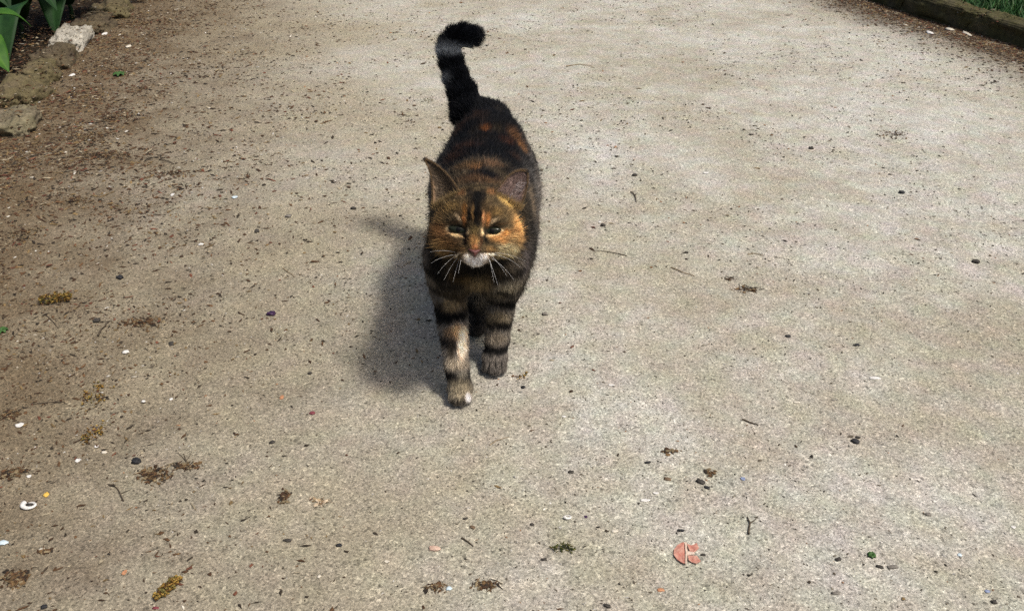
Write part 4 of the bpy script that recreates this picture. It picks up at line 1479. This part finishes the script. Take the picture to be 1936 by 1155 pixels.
def make_fur():
    Wv = weights(CV)
    dens = (1.0 * region(Wv, 'torso', 'chest', 'neck') + .7 * region(Wv, 'hind', 'hindpaw') + 1.3 * region(Wv, 'legA', 'legB', 'pawA', 'pawB')
            + 1.5 * region(Wv, 'tail') + 2.4 * region(Wv, 'head'))
    dens *= np.where(CV[:, 2] < .003, 0, 1)
    P = resample(CV, CF, dens * FUR_DENSITY)
    W = weights(P)
    N = grad(P)
    q = (P - HO) @ HB * 100
    wh, wl, wp, wtl, wc, wn_ = region(W, 'head'), region(W, 'legA', 'legB', 'hind'), region(W, 'pawA', 'pawB', 'hindpaw'), region(W, 'tail'), region(W, 'chest'), region(W, 'neck')
    flow = np.stack([p['flow'] for p in PR])
    fl = W @ flow
    radial = norm(P - hp(0, -2.0, 3.9))
    fl = fl * (1 - wh)[:, None] + radial * wh[:, None]
    fl = fl + (np.stack([vnoise(P, 55, 51 + i, 2) for i in range(3)], 1) - .5) * .55 + (np.stack([vnoise(P, 190, 61 + i, 1) for i in range(3)], 1) - .5) * .75 + rng.normal(0, .14, P.shape)
    fl = norm(fl - N * (fl * N).sum(1, keepdims=True))
    wtor = region(W, 'torso')
    L = .0155 * wtor + .0125 * wc + .0125 * wn_ + .0070 * wl + .0042 * wp + .0155 * wtl + (.0040 + .0050 * sstep(2.2, 4.2, np.abs(q[:, 0])) * (q[:, 1] < 2.5)) * wh
    L += region(W, 'hind') * .003
    # short hair round the eyes and on the bridge of the nose
    near_eye = np.full(len(P), 9.0); keep = np.ones(len(P), bool)
    for (px, py, rx, ry, tn, mir) in EYES:
        c, ax, ay, k = eye_frame(px, py, tn)
        d = P - c
        e = np.sqrt((d @ ax / (rx * k)) ** 2 + (d @ ay / (ry * k)) ** 2)
        far = np.linalg.norm(d, axis=1) > .03
        e = np.where(far, 9, e)
        near_eye = np.minimum(near_eye, e)
        keep &= e > 1.06
    nc = hit(*NOSE)
    dn = np.linalg.norm(P - nc, axis=1)
    keep &= dn > .0052
    L = L * np.where(wh > .5, .35 + .65 * sstep(1.0, 2.6, near_eye), 1) * np.where(wh > .5, .35 + .65 * sstep(.006, .024, dn), 1)
    guard = (rng.random(len(P)) < .06) & (wtl < .5)
    L = L * (.65 + .55 * rng.random(len(P))) * np.where(guard, 1.55, 1)
    lift = R(20) * (1 - wtl) + R(30) * wtl
    lift = lift + R(6) * wh + R(8) * wc
    lift = lift * (.6 + .8 * rng.random(len(P))) * np.where(guard, 1.35, 1)
    dirs = fl * np.cos(lift)[:, None] + N * np.sin(lift)[:, None]
    bend = (fl * .25 - N * .12) * (1 - wtl)[:, None] + rng.normal(0, .05, P.shape)
    bend[:, 2] -= .06
    lum = .95 + .75 * wl + .25 * wp + .65 * wc + .35 * wh  # gain by region: light put into the coat colour of shaded legs and chest
    k0 = coat_colour(P + fl * (L * .35)[:, None], W) * FUR_GAIN
    col = coat_colour(P + fl * (L * .95)[:, None], W) * FUR_GAIN
    # ticked hairs: some pale, some black
    r = rng.random(len(P))
    def lift_mid(c):
        y = c.mean(1)
        return c * (1 + (lum - 1) * sstep(.012, .06, y))[:, None]
    col, k0 = lift_mid(col), lift_mid(k0)
    f = np.where(r < .12, 1.7, np.where(r > .86, .4, 1.0)) * (.75 + .5 * rng.random(len(P)))
    col, k0 = col * f[:, None] + (r < .12)[:, None] * .010, k0 * f[:, None]
    rad = .00020 + .00004 * rng.random(len(P))
    rad = rad * np.where(wh + wp > .5, .72, 1) * np.where((r < .12) | (r > .86), 1.35, 1)
    k = keep
    t = NT('cat_fur')
    a = t.n('ShaderNodeAttribute', attribute_name='tint')
    t.out(a.outputs['Color'], .6, .12)
    hair_object('fur', P[k], dirs[k], bend[k], L[k], rad[k], np.clip(col[k], 0, .9), body, t.m, root=np.clip(k0[k], 0, .9))


FUR_DENSITY = 1.25e6
make_fur()


# ------------------------------------------------------------------ ears, eyes, nose, whiskers
def bez(p, n):
    p = [np.array(x, float) for x in p]
    t = np.linspace(0, 1, n)[:, None]
    return p[0] * (1 - t) ** 3 + 3 * p[1] * t * (1 - t) ** 2 + 3 * p[2] * t ** 2 * (1 - t) + p[3] * t ** 3


def make_ear(outer, inner, depth, back):
    """outer and inner: edges of the ear as cubic curves from base to tip, in head centimetres."""
    nt, ns = 22, 15
    A, B = bez(outer, nt), bez(inner, nt)
    s = np.linspace(0, 1, ns)
    front = np.zeros((nt, ns, 3)); rear = np.zeros((nt, ns, 3))
    for i in range(nt):
        t = i / (nt - 1)
        d = depth * (1 - t) ** .7
        for j in range(ns):
            c = 4 * s[j] * (1 - s[j])
            p = A[i] * (1 - s[j]) + B[i] * s[j]
            front[i, j] = p + np.array([0, 0, -d * c ** .8])
            rear[i, j] = p + np.array([0, .0, -d * c ** .8 - back * (.25 + .75 * c) * (1 - .75 * t)])
    G = np.concatenate([front.reshape(-1, 3), rear.reshape(-1, 3)])
    V = HO + (G * .01) @ HB.T
    idx = np.arange(nt * ns).reshape(nt, ns); off = nt * ns
    Ff = np.stack([idx[:-1, :-1], idx[:-1, 1:], idx[1:, 1:], idx[1:, :-1]], -1).reshape(-1, 4)
    Fr = Ff[:, ::-1] + off
    side = []
    for i in range(nt - 1):
        side.append((idx[i, 0], idx[i + 1, 0], idx[i + 1, 0] + off, idx[i, 0] + off))
        side.append((idx[i + 1, -1], idx[i, -1], idx[i, -1] + off, idx[i + 1, -1] + off))
    for j in range(ns - 1):
        side.append((idx[-1, j], idx[-1, j + 1], idx[-1, j + 1] + off, idx[-1, j] + off))
    Fa = np.concatenate([Ff, Fr, np.array(side)])
    T = np.repeat(np.linspace(0, 1, nt), ns); S = np.tile(s, nt)
    return V, Fa, T, S, nt * ns, front, rear


ear_m = coat_material('ear_skin', .65)
ear_fur = [[], [], [], [], []]
EARS = [
    (((-5.0, 2.25, -1.3), (-5.0, 3.8, -1.2), (-4.85, 5.6, -1.5), (-6.0, 7.35, -2.0)),
     ((-1.95, 3.75, -.5), (-2.5, 4.9, -.9), (-4.0, 6.9, -1.7), (-5.9, 7.42, -2.0)), 1.0, .45, (92, 78, 62), -1),
    (((4.95, 2.45, -1.3), (5.5, 3.8, -1.2), (5.8, 5.2, -1.6), (5.62, 6.25, -2.0)),
     ((1.90, 3.75, -.5), (2.5, 4.8, -.9), (3.9, 6.9, -1.6), (5.50, 6.38, -2.0)), 1.0, .45, (116, 97, 91), 1)]
for (oc, ic, dep, bk, icol, sgn) in EARS:
    V, Fa, T, S, nf, front, rear = make_ear(oc, ic, dep, bk)
    n1 = vnoise(V, 500, 3, 2)
    c = np.tile(lin(icol), (len(V), 1)) * (.6 + .8 * n1)[:, None]
    c[:nf] *= (0.7 + .5 * sstep(.0, .4, S * 4 * (1 - S)))[:, None]
    edge = (np.minimum(S, 1 - S) < .08) | (T > .94)
    cc = np.concatenate([edge, edge])
    c[cc] = lin((150, 122, 96)) * .8
    c[np.concatenate([edge & (T > .55), edge & (T > .55)])] = lin((34, 28, 25))
    c[nf:] = lin((58, 48, 38))
    tipm = np.concatenate([T, T]) > .86
    c[tipm] = c[tipm] * .35
    e = link('ear', np_mesh('ear', V, Fa, c, smooth=True), body, ear_m)
    # fur: back and rim of the ear, long pale hairs from the inner lower edge
    def grow(Pts, D, Lh, colr, spread, rad):
        n = len(Pts)
        d = norm(np.asarray(D) + rng.normal(0, spread, (n, 3)))
        ear_fur[0].append(Pts); ear_fur[1].append(d); ear_fur[2].append(Lh * (.6 + .7 * rng.random(n)))
        ear_fur[3].append(lin(colr) * FUR_GAIN * (.6 + .8 * rng.random((n, 1)))); ear_fur[4].append(np.full(n, rad))
    nt, ns = 22, 15
    ii = rng.integers(0, nt - 1, 5000); jj = rng.integers(0, ns - 1, 5000)
    fi, fj = rng.random(5000)[:, None], rng.random(5000)[:, None]

    def samp(Gr):
        return (Gr[ii, jj] * (1 - fi) * (1 - fj) + Gr[ii + 1, jj] * fi * (1 - fj) + Gr[ii, jj + 1] * (1 - fi) * fj + Gr[ii + 1, jj + 1] * fi * fj)
    Pb = HO + samp(rear) * .01 @ HB.T
    grow(Pb, (HV + HU * sgn * .25 - HW * .35), .0045, (66, 54, 40), .15, .00013)
    Pf = HO + samp(front) * .01 @ HB.T
    low = (ii / nt) < .75
    grow(Pf[low][:2200], (HV * .8 + HU * sgn * .5 + HW * .15), .0045, icol, .2, .00010)
    # rim
    t = rng.random(900)
    for curve in (oc, ic):
        b = bez(curve, 60)
        Pm = HO + (b[(t * 59).astype(int)] + rng.normal(0, .03, (900, 3))) * .01 @ HB.T
        grow(Pm, (HV * .9 + HU * sgn * .3 + HW * .2), .0028, (120, 98, 70), .25, .00010)
    tipp = HO + (np.array(oc[3]) + rng.normal(0, .06, (120, 3)) * (1, 1, .4)) * .01 @ HB.T
    grow(tipp, HV + HU * sgn * .5, .0032, (24, 22, 22), .2, .00012)
    # long pale hairs lying across the hollow of the ear
    Ph = HO + front[rng.integers(2, 13, 110), rng.integers(2, 8, 110)] * .01 @ HB.T
    grow(Ph, HU * sgn * .75 + HV * .35 + HW * .3, .0075, (204, 192, 188) if sgn > 0 else (120, 104, 88), .25, .00014)
    # base tufts
    b0, b1 = np.array(oc[0]), np.array(ic[0])
    tt = rng.random((700, 1))
    Pt = HO + ((b0 * (1 - tt) + b1 * tt) + rng.normal(0, .13, (700, 3)) + np.array([0, -.35, .1])) * .01 @ HB.T
    grow(Pt, HV * 1.0 + HU * sgn * .35 + HW * .5, 0.0085, (168, 142, 98) if sgn > 0 else (146, 124, 86), .25, .00012)

tf = NT('ear_fur_hair')
_a = tf.n('ShaderNodeAttribute', attribute_name='tint')
tf.out(_a.outputs['Color'], .55, .35)
_P = np.concatenate(ear_fur[0]); _D = np.concatenate(ear_fur[1])
hair_object('ear_fur', _P, _D, rng.normal(0, .1, _P.shape) - HV * .08, np.concatenate(ear_fur[2]), np.concatenate(ear_fur[4]), np.concatenate(ear_fur[3]), body, tf.m, pts=4)

iris_t = NT('cat_iris')
_nz = iris_t.noise(900, 3)
iris_m = iris_t.out(iris_t.ramp(_nz.outputs['Fac'], [(.35, (.007, .009, .005)), (.65, (.016, .019, .011))]), .18, .18)
pupil_m = NT('cat_pupil').out((.003, .003, .003), .4, .12)
nose_m = speckled('cat_nose', (.085, .030, .025), (.14, .050, .040), 900, .45, .4, .3, .0004)
for (px, py, rx, ry, tn, mir) in EYES:
    c, ax, ay, k = eye_frame(px, py, tn)
    nn = norm(HW * .9 - HV * .12)
    m, rr = 28, 7
    vv, ff = [], []
    for i in range(rr):
        f = i / (rr - 1)
        for j in range(m):
            a = j / m * 2 * math.pi
            x = math.cos(a) * f
            yv = math.copysign(abs(math.sin(a)) ** 1.15, math.sin(a)) * f * (.8 if math.sin(a) > 0 else 1.0)
            vv.append(c + ax * x * rx * k + ay * yv * ry * k + nn * (.0030 * math.sqrt(max(0, 1 - f * f)) - .0002))
    for i in range(rr - 1):
        for j in range(m):
            a, b = i * m + j, i * m + (j + 1) % m
            ff.append((a, b, b + m, a + m))
    e = link('eye', np_mesh('eye', vv, ff, smooth=True), body, iris_m)
    vv, ff = [], []
    for i in range(4):
        f = i / 3
        for j in range(16):
            a = j / 16 * 2 * math.pi
            vv.append(c + ax * (math.cos(a) * f * 4.6 + .5 * mir) * k + ay * (math.sin(a) * f * 4.9) * k + nn * (.0031 * math.sqrt(1 - (f * .55) ** 2) + .0002))
    for i in range(3):
        for j in range(16):
            a, b = i * 16 + j, i * 16 + (j + 1) % 16
            ff.append((a, b, b + 16, a + 16))
    link('pupil', np_mesh('pupil', vv, ff, smooth=True), e, pupil_m)

# nose leather: rounded triangle, point down
c = hit(*NOSE); k = depth_of(c) / FPX
vv, ff = [], []
m, rr = 24, 6
for i in range(rr):
    f = i / (rr - 1)
    for j in range(m):
        a = j / m * 2 * math.pi
        x, y = math.cos(a), math.sin(a)
        r = 1.0 / max(abs(math.cos(((a - math.pi / 2) % (2 * math.pi / 3)) - math.pi / 3)) * 2, .62)
        X, Y = x * r * 14.5 * f, -y * r * 10.5 * f + 1.0
        vv.append(c + HU * X * k + HV * Y * k + norm(HW - HV * .1) * (.0032 * math.sqrt(max(0, 1 - f * f)) + .0006 - .0016 * f))
for i in range(rr - 1):
    for j in range(m):
        a, b = i * m + j, i * m + (j + 1) % m
        ff.append((a, b, b + m, a + m))
nose = link('nose', np_mesh('nose', vv, ff, smooth=True), body, nose_m)

whisker_m = NT('cat_whisker').out((.68, .67, .65), .5, .3)


for (x0, y0, x1, y1, sag, fw) in (
        (450, 905, 232, 975, 12, .004), (455, 925, 340, 1108, 10, .010), (470, 930, 412, 1125, 8, .014), (440, 915, 285, 1065, 14, .008), (445, 890, 225, 884, 10, .000), (480, 935, 455, 1060, 4, .014),
        (735, 905, 965, 1012, -16, .006), (715, 930, 905, 1108, -14, .010), (700, 935, 775, 1150, -6, .014), (708, 940, 745, 1130, -4, .014), (725, 915, 850, 1080, -8, .009), (740, 890, 1000, 960, -12, .002)):
    a = hit(*face_px(x0, y0))
    px, py = face_px(x1, y1)
    d = ray(px, py)
    tdepth = depth_of(a) - fw
    b = EYE + d * tdepth
    mid = (a + b) / 2 + HV * abs(sag) * .0004
    t = np.linspace(0, 1, 9)[:, None]
    pts = a * (1 - t) ** 2 + 2 * mid * t * (1 - t) + b * t ** 2
    v, f = tube(pts, .00013, .00004)
    link('whisker', np_mesh('whisker', v, f, smooth=True), body, whisker_m)
